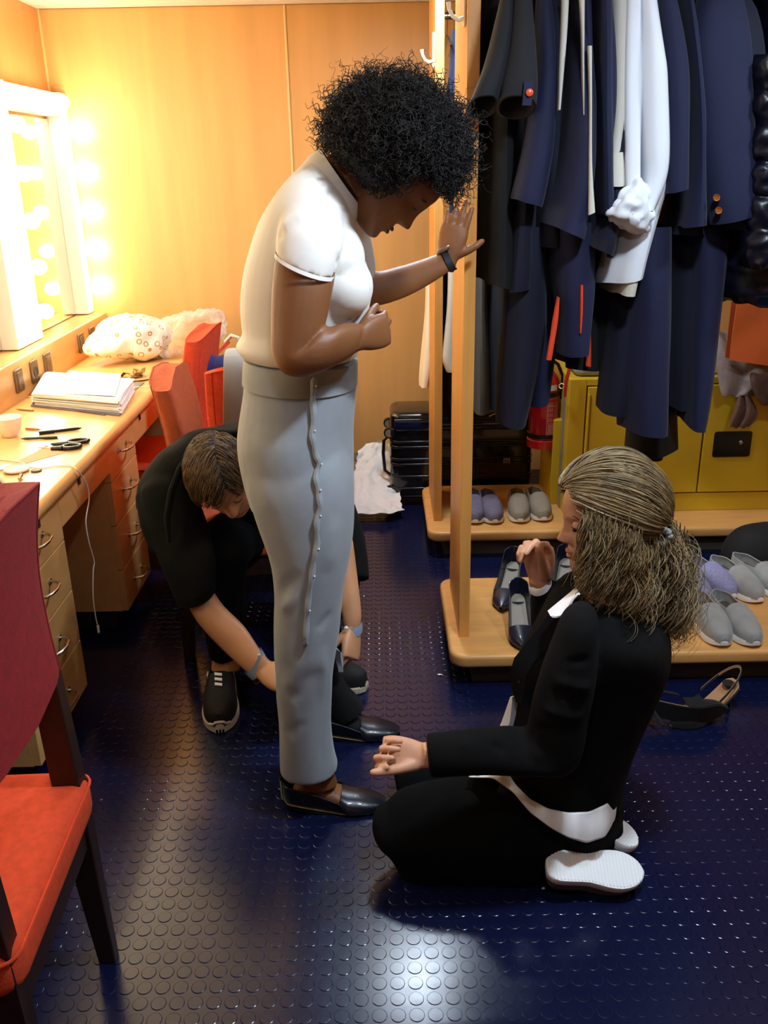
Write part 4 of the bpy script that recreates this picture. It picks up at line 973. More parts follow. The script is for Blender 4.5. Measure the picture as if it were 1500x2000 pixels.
ro_ = loft_rings(cs, 32, 4); ri_ = [[p + (sum(r, Vector()) / len(r) - p) * .07 for p in r] for r in reversed(ro_)]
cl.rings(ro_ + ri_, cap=(False, False)); build(cl, 'collar', M['top'], W1)
cuffm = MB(); cr_ = loft_rings([S(538, 492, 654, 538, 1.812, .064), S(536, 499, 652, 546, 1.81, .0645)], 30, 2, vdir=(0, 1, .1)); cuffm.rings(cr_, cap=(False, False)); build(cuffm, 'sleeve_hem', M['top'], W1)
# watch
wt = MB(); ax_ = (P(908, 440, 2.445) - P(850, 515, 2.40)).normalized()
wc = (P(868, 488, 2.405) + P(890, 522, 2.405)) / 2
ww = loft_rings([S(861, 489, 880, 531, 2.395, .030), S(872, 484, 893, 525, 2.41, .029)], 28, 4, vdir=(0, 1, .2))
wi = [[p + (sum(r, Vector()) / len(r) - p) * .12 for p in r] for r in reversed(ww)]
wt.rings(ww + wi, cap=(False, False)); wo = build(wt, 'watch_strap', mat('black_rubber_strap', '#17191f', .5), W1)
build(MB().obox(P(868, 490, 2.40) + Vector((-.004, -.004, .004)), (.016, 0, .008), (0, .016, 0), (-.002, 0, .005)), 'watch_case', M['steel'], wo, bevel=.002)
# black court shoes
def pump(t_or_parent, hx, hy, hz, ang, material, inner, L=.245, Wd=.09, H=.058, heel=.03, name='shoe', label=None, vamp=.62, heelw=.022, pitch=0.0, thing_label=None, cat=None, group=None, roll=0, toe='round', back=.055, slim=1.0):
    """pump shoe in its own frame, heel at origin, toe along +x"""
    root = t_or_parent
    n = 26; outer = []; top_z = []
    stn = shoe_last(L, Wd * slim, toe)
    def sole_z(f): return heel * max(0, 1 - f / .62) ** 1.4 * 1.0 if f < .62 else 0.0
    rings = []
    for (x, w, f) in stn:
        zb_ = sole_z(f) + (.006 * ((f - .85) / .15) ** 2 if f > .85 else 0)
        if f < vamp: rim = zb_ + back * (1 - f / vamp) ** 1.1 + .034 * (1 - (1 - f / vamp) ** 2) * .9 + .004
        else: rim = None
        hgt = np.interp(f, [0, vamp, .75, .9, 1], [.06, .046, .040, .028, .012])
        ring = []
        for j in range(n + 1):
            a = PI + PI * j / n      # left rim, under, right rim for the open part
            if rim is not None:
                q = j / n; aa = PI * q; yy = -w * math.copysign(abs(math.cos(aa)) ** .3, math.cos(aa)) ; zz = rim if (q == 0 or q == 1) else zb_ + (rim - zb_) * (abs(math.cos(aa)) ** 2.6)
                ring.append((x, yy * (1.0 - .04 * abs(math.cos(aa)) ** 6), zz))
            else:
                q = j / n; aa = PI * q; yy = -w * math.copysign(abs(math.cos(aa)) ** .3, math.cos(aa)); zz = zb_ + .010 * abs(math.cos(aa)) ** 2
                ring.append((x, yy, zz))
        rings.append((ring, rim, w, x, zb_, hgt, f))
    m = MB()
    # upper sides of the open part as a shell, closed vamp over the toes
    shell = [r[0] for r in rings]
    grid = [r[0] for r in rings if r[6] <= vamp + .05]; sheet(m, [r[0] for r in rings], .0028)
    hb = [[Vector(grid[0][i]).lerp(Vector(grid[0][n - i]), k / 6) + Vector((-.007 * math.sin(PI * k / 6), 0, 0)) for k in range(7)] for i in range(0, n // 2)]
    sheet(m, hb, .0028)
    vm = [r for r in rings if r[6] >= vamp - .03]; g = []
    for k, (ring, rim, w, x, zb_, hgt, f) in enumerate(vm):
        row = []
        z0_ = rim if rim is not None else zb_ + .010
        for j in range(15):
            q = j / 14; aa = PI * q; row.append((x, -w * math.cos(aa) * (.90 if rim is not None else 1), z0_ + (hgt - (z0_ - zb_)) * math.sin(aa) ** .8 if hgt > z0_ - zb_ else z0_ + .002 * math.sin(aa)))
        g.append(row)
    sheet(m, g, .0028)
    up = build(m, 'upper', material, root, local=True)
    rm = MB(); rl = [Vector(r[0][0]) for r in rings if r[1] is not None]; rr_ = [Vector(r[0][-1]) for r in rings if r[1] is not None]
    fr_ = [Vector(p) for p in g[0]]
    loop = list(reversed(rl)) + [Vector(p) for p in hb[0]][1:-1] + rr_ + [p for p in reversed(fr_)][1:-1]
    build(MB().tube(loop, .0017, 6, closed=True), 'topline', material, up, local=True)
    ins = MB(); gi = []
    for (ring, rim, w, x, zb_, hgt, f) in rings:
        if f <= .93: gi.append([(x, yy * w * .90, zb_ + .0055) for yy in (-1, -.5, 0, .5, 1)])
    sheet(ins, gi, .002); build(ins, 'insole', inner, root, local=True)
    so_ = MB(); gs = [[(x, yy * w * .97, zb_ - .002) for yy in (-1, -.5, 0, .5, 1)] for (ring, rim, w, x, zb_, hgt, f) in rings]
    sheet(so_, gs, .004); build(so_, 'sole', M['black'], root, local=True)
    hm = MB(); w0 = stn[2][1]
    hm.rings([[(.008 + (.5 + .5 * math.cos(a)) * dx * 1.0, math.sin(a) * dy, z) for a in [2 * PI * j / 16 for j in range(16)]] for z, dx, dy in ((0, heelw * 1.2, heelw * .62), (heel * .5, heelw * 1.35, heelw * .75), (heel * .86, .027 if heel > .04 else .03, .022))])
    build(hm, 'heel', material if heel > .04 else M['black'], root, local=True)
    return root
def place(root, x, y, z, ang, tilt=0, roll=0):
    root.rotation_euler = (roll, tilt, ang); root.location = Vector((x, y, z)) - (worg(root.parent) if root.parent else Vector())
M['shoeblk'] = mat('navy_black_leather', '#10131d', .28, var=.03, bump=.1, bscale=300, coat=.2)
M['tan'] = mat('tan_insole', '#9a8163', .6, var=.05)
for (x, y, an) in ((-.268, 1.855, -.05), (-.225, 2.155, -.02)):
    e = bpy.data.objects.new('shoe', None); col.objects.link(e); e.parent = W1
    pump(e, 0, 0, 0, 0, M['shoeblk'], M['tan'], L=.258, Wd=.098, heel=.022, vamp=.60, heelw=.03); place(e, x, y, 0, an)
face_parts(MX1, W1, sk1_lip, mat('black_brow', '#120c0a', .8, var=0), eye=False)
# curly hair
M['hair1'] = mat('black_curly_hair', '#0d0807', .55, var=0, spec=.35)
hc = P(775, 284, 1.99); hair = MB()
core = MB(); core.ball((0, 0, 0), (.138, .138, .116), 20)
tilt = Matrix.Rotation(math.radians(-22), 3, 'Y')
core.v = [tilt.inverted() @ v + hc + Vector((.0, 0, 0)) for v in core.v]
def inside_face(p):
    q = MX1.inverted() @ p
    if q.x > .03 and q.z < .04 and abs(q.y) < .08: return True
    if q.x > .045 and q.z < .065: return True
    return (p - P(655, 322, 1.99)).dot(Vector((-.62, 0, -.78))) > 0
co = build(core, 'hair', M['hair1'], W1); me = co.data; a = coords(me); nr = normals(me)
a2 = a.copy()
for i in range(len(a)):
    wp = Vector(a[i]) + worg(W1); h = .018 * noise.noise(wp * 22) + .008 * noise.noise(wp * 60)
    q = MX1.inverted() @ wp
    cut = 0
    if q.x > .02 and q.z < .06: cut = -.05 * min(1, (q.x - .02) / .03)
    e_ = (wp - P(655, 322, 1.99)).dot(Vector((-.62, 0, -.78)))
    if e_ > -.01: cut -= e_ + .01
    a2[i] += nr[i] * (h + cut)
setco(me, a2)
rngs = np.random.default_rng(11)
def curls(n, center, radii, R3, avoid, coil=.006, step=.0028, length=.075, grow=.03, seed=0):
    rg = np.random.default_rng(seed); L = []
    while len(L) < n:
        v = rg.normal(size=3); v /= np.linalg.norm(v); v = Vector(v)
        base = center + R3 @ Vector((v.x * radii[0], v.y * radii[1], v.z * radii[2])) * rg.uniform(.72, 1.0)
        if avoid(base): continue
        out = (base - center).normalized(); d = (out + Vector(rg.normal(size=3)) * .55 + Vector((0, 0, -.25))).normalized()
        u = d.orthogonal().normalized(); w = d.cross(u); ln = length * rg.uniform(.45, 1.25); k = int(ln / step); ph = rg.uniform(0, 6.28); cr0 = coil * rg.uniform(.6, 1.4); pitch = rg.uniform(.55, .9) * (1 if rg.random() < .5 else -1)
        pts = []
        p = base.copy(); bend = Vector(rg.normal(size=3)) * .035
        for i in range(k):
            d = (d + bend + Vector((0, 0, -.012))).normalized(); p = p + d * step
            pts.append(p + (u * math.cos(ph + i * pitch) + w * math.sin(ph + i * pitch)) * cr0 * min(1, i / 4))
        if avoid(pts[-1]): continue
        L.append(np.array([tuple(q) for q in pts], np.float32))
    return L
cl_ = curls(6500, hc, (.143, .143, .120), tilt.inverted(), inside_face, coil=.005, length=.058, step=.0026, seed=5)
strands('curls', cl_, .0011, M['hair1'], co)
wis = curls(500, hc, (.150, .148, .128), tilt.inverted(), inside_face, coil=.0055, length=.07, seed=6)
strands('loose_curls', wis, .0006, M['hair1'], co)
# ================================================================ kneeling woman
K = thing('person', 'kneeling person with wavy dark blond hair in a black blazer, facing the standing woman', 'person', (.35, 1.7, 0))
sk2 = skinmat('fair_skin', '#d09a7a'); lip2 = mat('rose_lips', '#b06a5c', .4, var=0); brow2 = mat('brown_brow', '#4a3424', .8, var=0)
M['blazer'] = mat('black_blazer_cloth', '#060607', .95, var=.05, nscale=20, bump=.12, bscale=600, spec=.25)
M['blktr'] = mat('black_trouser_cloth', '#040405', .95, var=.04, bump=.08, bscale=500, spec=.2)
M['shirt'] = mat('white_shirt_cotton', '#f2f2f4', .65, var=.01, bump=.05, bscale=300)
KY = 1.73
body = MB()
hk = P(1184, 1004, KY); MXK = head_matrix(hk, (-.955, -.10, -.20), (-.20, 0, .98), .98)
add_head(body, MXK, ears=True, nose=1.0, lips=.6)
loft(body, [S(1150, 1180, 1240, 1200, KY, .06), S(1150, 1130, 1225, 1140, KY, .052), S(1148, 1085, 1220, 1085, KY, .05), S(1150, 1040, 1225, 1040, KY, .052)], 20, 4)
ktor = [S(1010, 1590, 1215, 1560, KY, .16), S(1000, 1520, 1215, 1510, KY, .155), S(985, 1440, 1235, 1450, KY, .15), S(1000, 1370, 1262, 1385, KY, .155), S(1012, 1300, 1290, 1320, KY, .165), S(1050, 1235, 1302, 1262, KY, .185), S(1080, 1185, 1295, 1205, KY, .185), S(1115, 1150, 1268, 1165, KY, .13), S(1150, 1135, 1240, 1150, KY, .07)]
loft(body, shr(ktor[1:8], .86), 24, 4)
# near thigh and calf, far thigh and calf
nth = [S(755, 1585, 760, 1655, 1.63, .055), S(785, 1562, 790, 1690, 1.63, .075), S(850, 1545, 860, 1703, 1.63, .082), S(950, 1528, 950, 1708, 1.63, .088), S(1030, 1530, 1030, 1703, 1.63, .09), S(1085, 1540, 1075, 1668, 1.65, .085), S(1150, 1560, 1140, 1640, 1.67, .08), S(1195, 1575, 1185, 1632, 1.68, .06)]
fth = [S(785, 1500, 800, 1560, 1.86, .055), S(815, 1490, 830, 1585, 1.86, .075), S(900, 1480, 905, 1600, 1.86, .085), S(1000, 1480, 1000, 1610, 1.85, .09), S(1100, 1500, 1100, 1620, 1.83, .09), S(1180, 1520, 1175, 1630, 1.82, .08)]
kt = MB()
loft(kt, nth, 26, 5, vdir=(0, 1, .3), dome=(.035, .03)); loft(kt, fth, 24, 4, vdir=(0, 1, .3), dome=(.03, .02))
loft(kt, [S(1020, 1500, 1200, 1500, KY, .15), S(1000, 1550, 1212, 1550, KY, .165), S(1010, 1590, 1198, 1596, KY, .15)], 26, 4, dome=(0, .01))
# folded shins along the floor
loft(kt, [W((.10, 1.66, .055), .05, .05, u=(0, 1, 0)), W((.25, 1.655, .052), .05, .046, u=(0, 1, 0)), W((.33, 1.65, .05), .045, .042, u=(0, 1, 0)), W((.37, 1.645, .048), .04, .036, u=(0, 1, 0))], 18, 4)
ko = build(kt, 'trousers', M['blktr'], K); blob(ko, .006, 8); wrinkle(ko, .0035, (9, 9, 9), 3)
# near arm, resting forward
narm = [S(1088, 1235, 1168, 1215, 1.56, .052), S(1062, 1300, 1165, 1310, 1.55, .056), S(1040, 1370, 1150, 1395, 1.545, .056), S(1025, 1432, 1125, 1490, 1.54, .054), S(985, 1432, 1040, 1500, 1.53, .052), S(930, 1434, 950, 1500, 1.52, .046), S(870, 1438, 880, 1506, 1.515, .041), S(832, 1440, 840, 1510, 1.515, .037)]
loft(body, shr(narm[4:], .62), 16, 4, vdir=(0, 1, .2)); 
wn = (P(832, 1440, 1.515) + P(842, 1508, 1.515)) / 2
loft(body, [[wn + Vector((.05, 0, 0)), Vector((0, 0, .026)), .020, 2.2], [wn + Vector((-.012, 0, 0)), Vector((0, 0, .027)), .020, 2.2]], 16, 3, vdir=(0, 1, 0))
t1 = hand(body, wn + Vector((-.010, 0, -.002)), (-1, .12, -.02), (.15, .75, -.62), 1, [(.95, 1.05, .5), (1.1, 1.25, .7), (1.25, 1.35, .9), (1.35, 1.4, .9)], .95, thumb=(.85, .30, -.60), tcurl=.35, spread=.04)
# far arm, hand raised
farm2 = [S(1100, 1205, 1165, 1190, 1.90, .05), S(1060, 1250, 1120, 1300, 1.90, .052), S(1040, 1240, 1100, 1290, 1.89, .05), S(1036, 1190, 1098, 1180, 1.88, .044), S(1036, 1150, 1080, 1132, 1.88, .036)]
wf = (P(1036, 1148, 1.88) + P(1074, 1132, 1.88)) / 2
up2 = (P(1052, 1080, 1.86) - P(1056, 1142, 1.88)).normalized()
loft(body, [[wf - up2 * .05, Vector((.026, 0, 0)), .022, 2.2], [wf + up2 * .012, Vector((.0265, 0, 0)), .020, 2.2]], 16, 3)
t2 = hand(body, wf + up2 * .012, (-.10, -.05, .99), (.62, .72, .12), -1, [(.55, .55, .35), (.75, .85, .45), (.95, 1.05, .6), (1.0, 1.2, .8)], 1.04, thumb=(.98, .18, -.50), tcurl=.12, spread=.12)
# lower legs core
loft(body, [W((.33, 1.65, .05), .032, .032, u=(0, 1, 0)), W((.43, 1.65, .052), .03, .028, u=(0, 1, 0)), W((.47, 1.65, .05), .03, .028, u=(0, 1, 0))], 14, 3)
bo = build(body, 'body', sk2, K); blob(bo, .003, 5)
# blazer
kb = MB(); loft(kb, ktor[:1] + ktor[1:8], 36, 5)
loft(kb, narm, 26, 5, vdir=(0, 1, .2), dome=(.045, 0)); loft(kb, farm2, 24, 5, vdir=(0, 1, .2), dome=(.03, 0))
loft(kb, [S(1080, 1180, 1190, 1150, KY + .1, .07), S(1075, 1215, 1150, 1190, KY + .16, .06)], 20, 3, dome=(.02, .02))
kbo = build(kb, 'blazer', M['blazer'], K)
me = kbo.data
blob(kbo, .0055, 8); me = kbo.data
a = coords(me) + np.array(worg(K)); nr = normals(me); Hh = np.zeros(len(a)); FK = lambda px, py, yy=1.50: tuple(P(px, py, yy))
for (x0, y0, x1, y1, w, am) in ((1075, 1330, 1160, 1345, .012, .007), (1065, 1350, 1150, 1368, .009, -.007), (1050, 1385, 1140, 1400, .012, .007), (1080, 1300, 1165, 1290, .010, -.006), (1035, 1430, 1120, 1420, .012, -.007), (1020, 1440, 1060, 1490, .012, .006), (960, 1440, 1000, 1495, .010, -.006), (900, 1440, 930, 1500, .010, .004), (1085, 1260, 1150, 1240, .012, .005), (1100, 1225, 1120, 1440, .008, -.004)):
    Hh += fold(a, FK(x0, y0), FK(x1, y1), w, am)
for (x0, y0, x1, y1, w, am) in ((1190, 1300, 1240, 1480, .02, .006), (1230, 1260, 1255, 1400, .02, -.005), (1100, 1510, 1190, 1560, .016, -.006), (1060, 1540, 1150, 1570, .014, .005)):
    Hh += fold(a, FK(x0, y0, 1.60), FK(x1, y1, 1.60), w, am)
setco(me, coords(me) + nr * Hh[:, None])
# lapel, cuffs, button
lp = MB(); lpp = [(1100, 1165), (1082, 1190), (1060, 1222), (1030, 1258), (1008, 1285), (1001, 1310), (1004, 1345), (1012, 1372)]
inn = [(1128, 1170), (1112, 1205), (1092, 1240), (1068, 1270), (1045, 1292), (1030, 1318), (1024, 1348), (1020, 1374)]
g = [[P(ax - 3, ay, 1.69 - .02) , P((ax + bx) / 2, (ay + by) / 2, 1.655), P(bx, by, 1.64)] for (ax, ay), (bx, by) in zip(lpp, inn)]
sheet(lp, g, .004); build(lp, 'lapel', M['blazer'], K)
q = P(1018, 1331, 1.655); build(MB().ball(q, (.007, .005, .007), 8), 'button', mat('dark_button', '#2a2a2e', .3), K)
def ring_part(secs, nm, m_, par, k=3, th=.10, vdir=(0, 1, .2)):
    r1 = loft_rings(secs, 28, k, vdir=vdir); r2 = [[p + (sum(r, Vector()) / len(r) - p) * th for p in r] for r in reversed(r1)]
    return build(MB().rings(r1 + r2, cap=(False, False)), nm, m_, par)
ring_part([S(1033, 1153, 1077, 1133, 1.88, .037), S(1033, 1146, 1074, 1128, 1.88, .035), S(1036, 1141, 1072, 1125, 1.88, .033)], 'shirt_cuff', M['shirt'], K)
# white shirt: collar piece, front and tail under the blazer
sc = MB(); g = []
for i in range(7):
    t = i / 6; a_ = P(1076 + 56 * t, 1204 - 46 * t, 1.62); b0_ = P(1078 + 50 * t, 1204 - 44 * t + 15 * math.sin(PI * min(1, t * 1.15)), 1.60); g.append([a_ + Vector((0, .03, -.004)), a_, a_.lerp(b0_, .5) + Vector((0, -.004, 0)), b0_])
sheet(sc, g, .004); build(sc, 'shirt_collar', M['shirt'], K)
fr = MB(); g = [[P(x0, y_, 1.71), P(x1, y_ - 2, 1.69), P(x1 + 25, y_ - 2, 1.70)] for (x0, y_, x1) in ((998, 1362, 1001), (990, 1385, 999), (981, 1410, 996), (973, 1428, 990), (955, 1436, 985))]
sheet(fr, g, .004); build(fr, 'shirt_front', M['shirt'], K)
st_ = MB()
hem = [S(910, 1527, 1206, 1560, KY, .168), S(918, 1512, 1212, 1535, KY, .172), S(960, 1500, 1208, 1500, KY, .165)]
# the tail is a skirt of cloth around the hips: rings from under the hem down to the shirt edge
def tailring(pts_y, out):
    return pts_y
cent = P(1110, 1545, KY)
up_line = [(960, 1478), (985, 1495), (1005, 1530), (1035, 1560), (1070, 1578), (1110, 1586), (1150, 1584), (1185, 1568), (1207, 1545)]
lo_line = [(908, 1520), (962, 1520), (1002, 1548), (1035, 1588), (1072, 1616), (1110, 1638), (1146, 1648), (1182, 1636), (1207, 1592)]
mid_ = [(930, 1506), (975, 1508), (1008, 1540), (1040, 1575), (1074, 1600), (1112, 1614), (1150, 1618), (1188, 1608), (1212, 1566)]
ys_ = [1.62, 1.585, 1.555, 1.545, 1.54, 1.54, 1.545, 1.57, 1.62]
g = []
for ln, dy in ((up_line, .025), (mid_, .004), (lo_line, -.004)):
    row = []
    for k in range(len(ln) - 1):
        for q in range(4):
            t = q / 4; x = ln[k][0] * (1 - t) + ln[k + 1][0] * t; y_ = ln[k][1] * (1 - t) + ln[k + 1][1] * t; yy = ys_[k] * (1 - t) + ys_[k + 1] * t
            row.append(P(x, y_, yy + dy + .008 * math.sin((k * 4 + q) * 1.1)))
    g.append(row)
sheet(st_, g, .003); so = build(st_, 'shirt_tail', M['shirt'], K, sub=1)
g = [[P(908, 1520, 1.62), P(925, 1500, 1.66), P(935, 1494, 1.70)], [P(950, 1512, 1.60), P(955, 1500, 1.65), P(965, 1492, 1.70)], [P(985, 1520, 1.585), P(985, 1502, 1.64), P(985, 1492, 1.68)]]
build(sheet(MB(), g, .003), 'shirt_front', M['shirt'], K, sub=1)
# shoes, soles turned to the viewer
M['sole'] = mat('white_rubber_sole', '#eceeef', .55, var=.01)
M['greyknit'] = mat('grey_knit_upper', '#55565c', .8, var=.06, nscale=60, bump=.15, bscale=300)
def kneel_shoe(heel, toe, upv, w, nm=0):
    """sole seen from behind: heel and toe points, upv points out of the sole"""
    heel, toe, n = Vector(heel), Vector(toe), Vector(upv).normalized(); d = toe - heel; L = d.length; d.normalize(); n = (n - d * n.dot(d)).normalized(); t = d.cross(n)
    sh_ = bpy.data.objects.new('shoe', None); col.objects.link(sh_); sh_.parent = K
    prof = [(0, .35), (.03, .62), (.1, .80), (.25, .80), (.42, .78), (.6, .96), (.75, 1.0), (.88, .82), (.96, .5), (1.0, .12)]
    R = []
    outline = [heel + d * L * f + t * w * s for f, s in prof] + [heel + d * L * f - t * w * s for f, s in reversed(prof)]
    def smooth(pts):
        o = []; m_ = len(pts)
        for i in range(m_):
            for q in (0, .5): o.append(cr(pts[i - 1], pts[i], pts[(i + 1) % m_], pts[(i + 2) % m_], q))
        return o
    O = smooth(outline); c = sum(O, Vector()) / len(O)
    def rr(k, h): return [c + (p - c) * k + n * h for p in O]
    build(MB().rings([rr(.90, -.022), rr(.98, -.020), rr(1, -.010), rr(1.0, -.002), rr(.97, .001), rr(.6, .0015)]), 'sole', M['sole'], sh_)
    gr = MB()
    for k in range(26):
        f = .06 + .88 * k / 25; wd = np.interp(f, [p[0] for p in prof], [p[1] for p in prof]) * w * .88
        gr.obox(heel + d * L * f + n * .0015, t * wd, d * .0016, n * .0009)
    build(gr, 'tread', M['sole'], sh_)
    u = MB(); u.rings([rr(.93, -.018), rr(.95, -.035), rr(.88, -.055), [c - d * L * .06 + (p - c) * .62 - n * .075 for p in O], [c - d * L * .1 + (p - c) * .3 - n * .08 for p in O]]); build(u, 'upper', M['greyknit'], sh_)
    return sh_
kneel_shoe(PZ(1068, 1688, .085), PZ(1258, 1702, .050), (.12, -.42, .90), .044)
kneel_shoe(PZ(1130, 1560, .11), PZ(1246, 1650, .055), (.35, -.15, .92), .040)
# head details
face_parts(MXK, K, lip2, brow2, eye=True, look=-.5, lid=sk2)
nails(t1, (0, 0, 1), lip2, K) if False else None
rg_ = MB(); p0 = t1[2][0]
# earring and ring
build(MB().tube([P(1127, 1130, 1.66) + Vector((.006 * math.cos(a), 0, .006 * math.sin(a))) for a in [2 * PI * k / 10 for k in range(10)]], .0012, 6, closed=True), 'earring', M['steel'], K)
# hair: smooth crown swept back to a clip, then waves
M['hair2'] = mat('dark_blond_hair', '#89724f', .5, var=.2, nscale=40, stretch=(1, 1, 1), spec=.4)
M['hair2b'] = mat('light_blond_strands', '#8f7b5a', .5, var=.2, nscale=30, spec=.4)
M['hair2c'] = mat('brown_blond_strands', '#54452f', .5, var=.2, nscale=30, spec=.5)
cap_ = MB(); R = head_verts(); 
def hair_shell(p, grow): 
    c = Vector((-.008, 0, .01)); v = Vector(p) - c; return c + v * grow
vs = []; zs_ = R
bm_ring = []
for i, r in enumerate(R):
    ring = []
    for p in r:
        x, y, z = p; g_ = 1.12
        front = x > .055 - max(0, (z - .035)) * 1.2 and z < .075
        if z < -.06: g_ = 1.05
        ring.append(hair_shell((x, y, z), .93 if (front) else (1.04 if x > .045 else g_)))
    bm_ring.append(ring)
hm_ = MB(); hm_.rings([[MXK @ p for p in r] for r in bm_ring]); 
hob = build(hm_, 'hair', M['hair2c'], K); blob(hob, .005, 8)
rg = np.random.default_rng(21)
clip = P(1280, 1038, 1.70)
cen = MXK @ Vector((-.008, 0, .01))
def on_scalp(v, r): return cen + (MXK.to_3x3() @ Vector((v.x * .112, v.y * .087, v.z * .112))) * r
def scalp_lines(n, seed, r0=1.03, r1=1.12):
    rg = np.random.default_rng(seed); L = []
    while len(L) < n:
        # start along the hairline: forehead, temples, parting
        az = rg.uniform(-1, 1); el = rg.uniform(.0, 1.0)
        if rg.random() < .45: v0 = Vector((.80 * math.cos(az * 1.0) , math.sin(az * 1.3) * .8, .55 + .3 * rg.uniform(-.3, 1)))
        else: v0 = Vector((rg.uniform(-.6, .7), rg.uniform(-1, 1), rg.uniform(.1, 1)))
        v0.normalize()
        if v0.x > .72 and v0.z < .64: continue
        if v0.x > .52 and v0.z < .3: continue
        v1 = (Matrix.Rotation(0, 3, 'X') @ Vector((-.86, .0 + v0.y * .18, -.50))).normalized()
        pts = []; k = 22; rr = rg.uniform(r0, r1); sag = rg.uniform(0, .10)
        for i in range(k):
            t = i / (k - 1); om = math.acos(max(-1, min(1, v0.dot(v1)))); 
            if om < .05: break
            v = (v0 * math.sin((1 - t) * om) + v1 * math.sin(t * om)) / math.sin(om)
            v = (v + Vector((0, math.copysign(.18, v0.y) * math.sin(PI * t), -.10 * math.sin(PI * t)))).normalized()
            p = on_scalp(v, rr * (1 + sag * math.sin(PI * t)) + .006 * math.sin(9 * t + rr * 90))
            tt = max(0, (t - .8) / .2) ** 1.5; p = p * (1 - tt) + (clip + Vector(rg.normal(size=3)) * .004) * tt if tt > 0 else p
            pts.append(tuple(p))
        if len(pts) == k: L.append(np.array(pts, np.float32))
    return L
strands('hair_strands', scalp_lines(2600, 1), .0009, M['hair2'], hob)
strands('light_strands', scalp_lines(800, 2, 1.08, 1.14), .0008, M['hair2b'], hob)
strands('dark_strands', scalp_lines(900, 3, 1.0, 1.12), .0009, M['hair2c'], hob)
def waves(n, seed, start, rad, drop, fan, wave=.012, length=.22, step=.0045, curlend=True):
    rg = np.random.default_rng(seed); L = []
    for _ in range(n):
        c = start(rg); d = (Vector(drop) + Vector(rg.normal(size=3)) * fan).normalized(); ln = length * rg.uniform(.65, 1.1); k = int(ln / step)
        u = d.orthogonal().normalized(); w = d.cross(u); ph = rg.uniform(0, 6.28); f = rg.uniform(.16, .26); am = wave * rg.uniform(.5, 1.3); p = c.copy(); pts = []
        # neighbours share phase so that the waves read as locks
        lk = int(rg.integers(0, 14)); ph = lk * 2.4 + rg.normal() * .22; f = .24 + .03 * (lk % 5) + rg.normal() * .008; am = wave * (.8 + .25 * (lk % 3)) * rg.uniform(.85, 1.1); d = (Vector(drop) + Vector((math.sin(lk * 1.7), math.cos(lk * 2.9), .3 * math.sin(lk))) * fan * .7 + Vector(rg.normal(size=3)) * fan * .35).normalized(); u = d.orthogonal().normalized(); w = d.cross(u)
        for i in range(k):
            t = i / k; p = p + d * step; d = (d + Vector((0, 0, -.045))).normalized(); e = am * min(1, i / 6) * (.5 + 1.0 * t)
            pts.append(tuple(p + (u * math.cos(ph + i * f) + w * math.sin(ph + i * f)) * e))
        L.append(np.array(pts, np.float32))
    return L
def from_clip(rg): return clip + Vector((rg.normal() * .018 + .012, rg.normal() * .022, rg.normal() * .016 - .012))
def from_side(rg):
    t = rg.uniform(0, 1); return P(1146 + 100 * t + rg.normal() * 6, 1012 + 34 * t + rg.normal() * 14, 1.645 + rg.normal() * .008 - .01 * t)
def from_back(rg): 
    t = rg.uniform(0, 1); return P(1225 + 60 * t, 1070 + rg.normal() * 12, 1.70 + rg.normal() * .04)
for nm, m_, seed, n in (('wavy_locks', M['hair2'], 31, 2300), ('light_locks', M['hair2b'], 32, 1700), ('dark_locks', M['hair2c'], 33, 1300)):
    ls = waves(n // 3, seed, from_clip, 0, (.30, -.03, -.85), .26, .015, .22) + waves(n // 3, seed + 50, from_side, 0, (-.02, -.08, -1), .08, .008, .155) + waves(n // 3, seed + 90, from_back, 0, (.02, -.06, -1), .12, .010, .19)
    strands(nm, ls, .0010, m_, hob)
# wisps at the temple and neck
ws = waves(60, 77, lambda r: P(1140 + r.normal() * 10, 1090 + r.normal() * 20, 1.66), 0, (-.05, -.05, -1), .25, .006, .09)
strands('wisps', ws, .0006, M['hair2b'], hob)
cs_ = MB()
for k in range(9):
    a = 2 * PI * k / 9; cs_.ball(clip + Vector((.004 + .016 * math.cos(a), -.030, .016 * math.sin(a))), (.0085, .006, .0085), 6)
ck = build(cs_, 'hair_clip', mat('tortoise_clip', '#8d8f8c', .25, var=.5, nscale=60), K)
# ================================================================ crouching man
G = thing('person', 'crouching person with short brown hair in black clothes, pinning a trouser hem', 'person', (-.42, 2.45, 0))
sk3 = skinmat('light_skin', '#c48e68')
M['polo'] = mat('black_polo_cloth', '#060605', .95, var=.05, nscale=20, bump=.1, bscale=500, spec=.25)
body = MB()
hg = P(432, 932, 2.30); MXG = head_matrix(hg, (.24, -.58, -.78), (-.16, -.80, .58), 1.0)
add_head(body, MXG, ears=True, nose=1.05, jaw=1.1)
loft(body, [[hg + Vector((.0, .10, .02)), Vector((.062, 0, 0)), .055, 2], [hg + Vector((.02, .19, .0)), Vector((.066, 0, 0)), .06, 2], [hg + Vector((.03, .27, -.04)), Vector((.08, 0, 0)), .07, 2]], 18, 3)
# torso bent forward, hips low on the chair edge
tc = [W((-.34, 2.80, .36), .17, .13, 2.2), W((-.35, 2.74, .50), .17, .135, 2.2), W((-.365, 2.64, .63), .185, .13, 2.3), W((-.375, 2.53, .70), .205, .115, 2.3), W((-.375, 2.45, .705), .20, .085, 2.2)]
loft(body, shr(tc, .88), 22, 4)
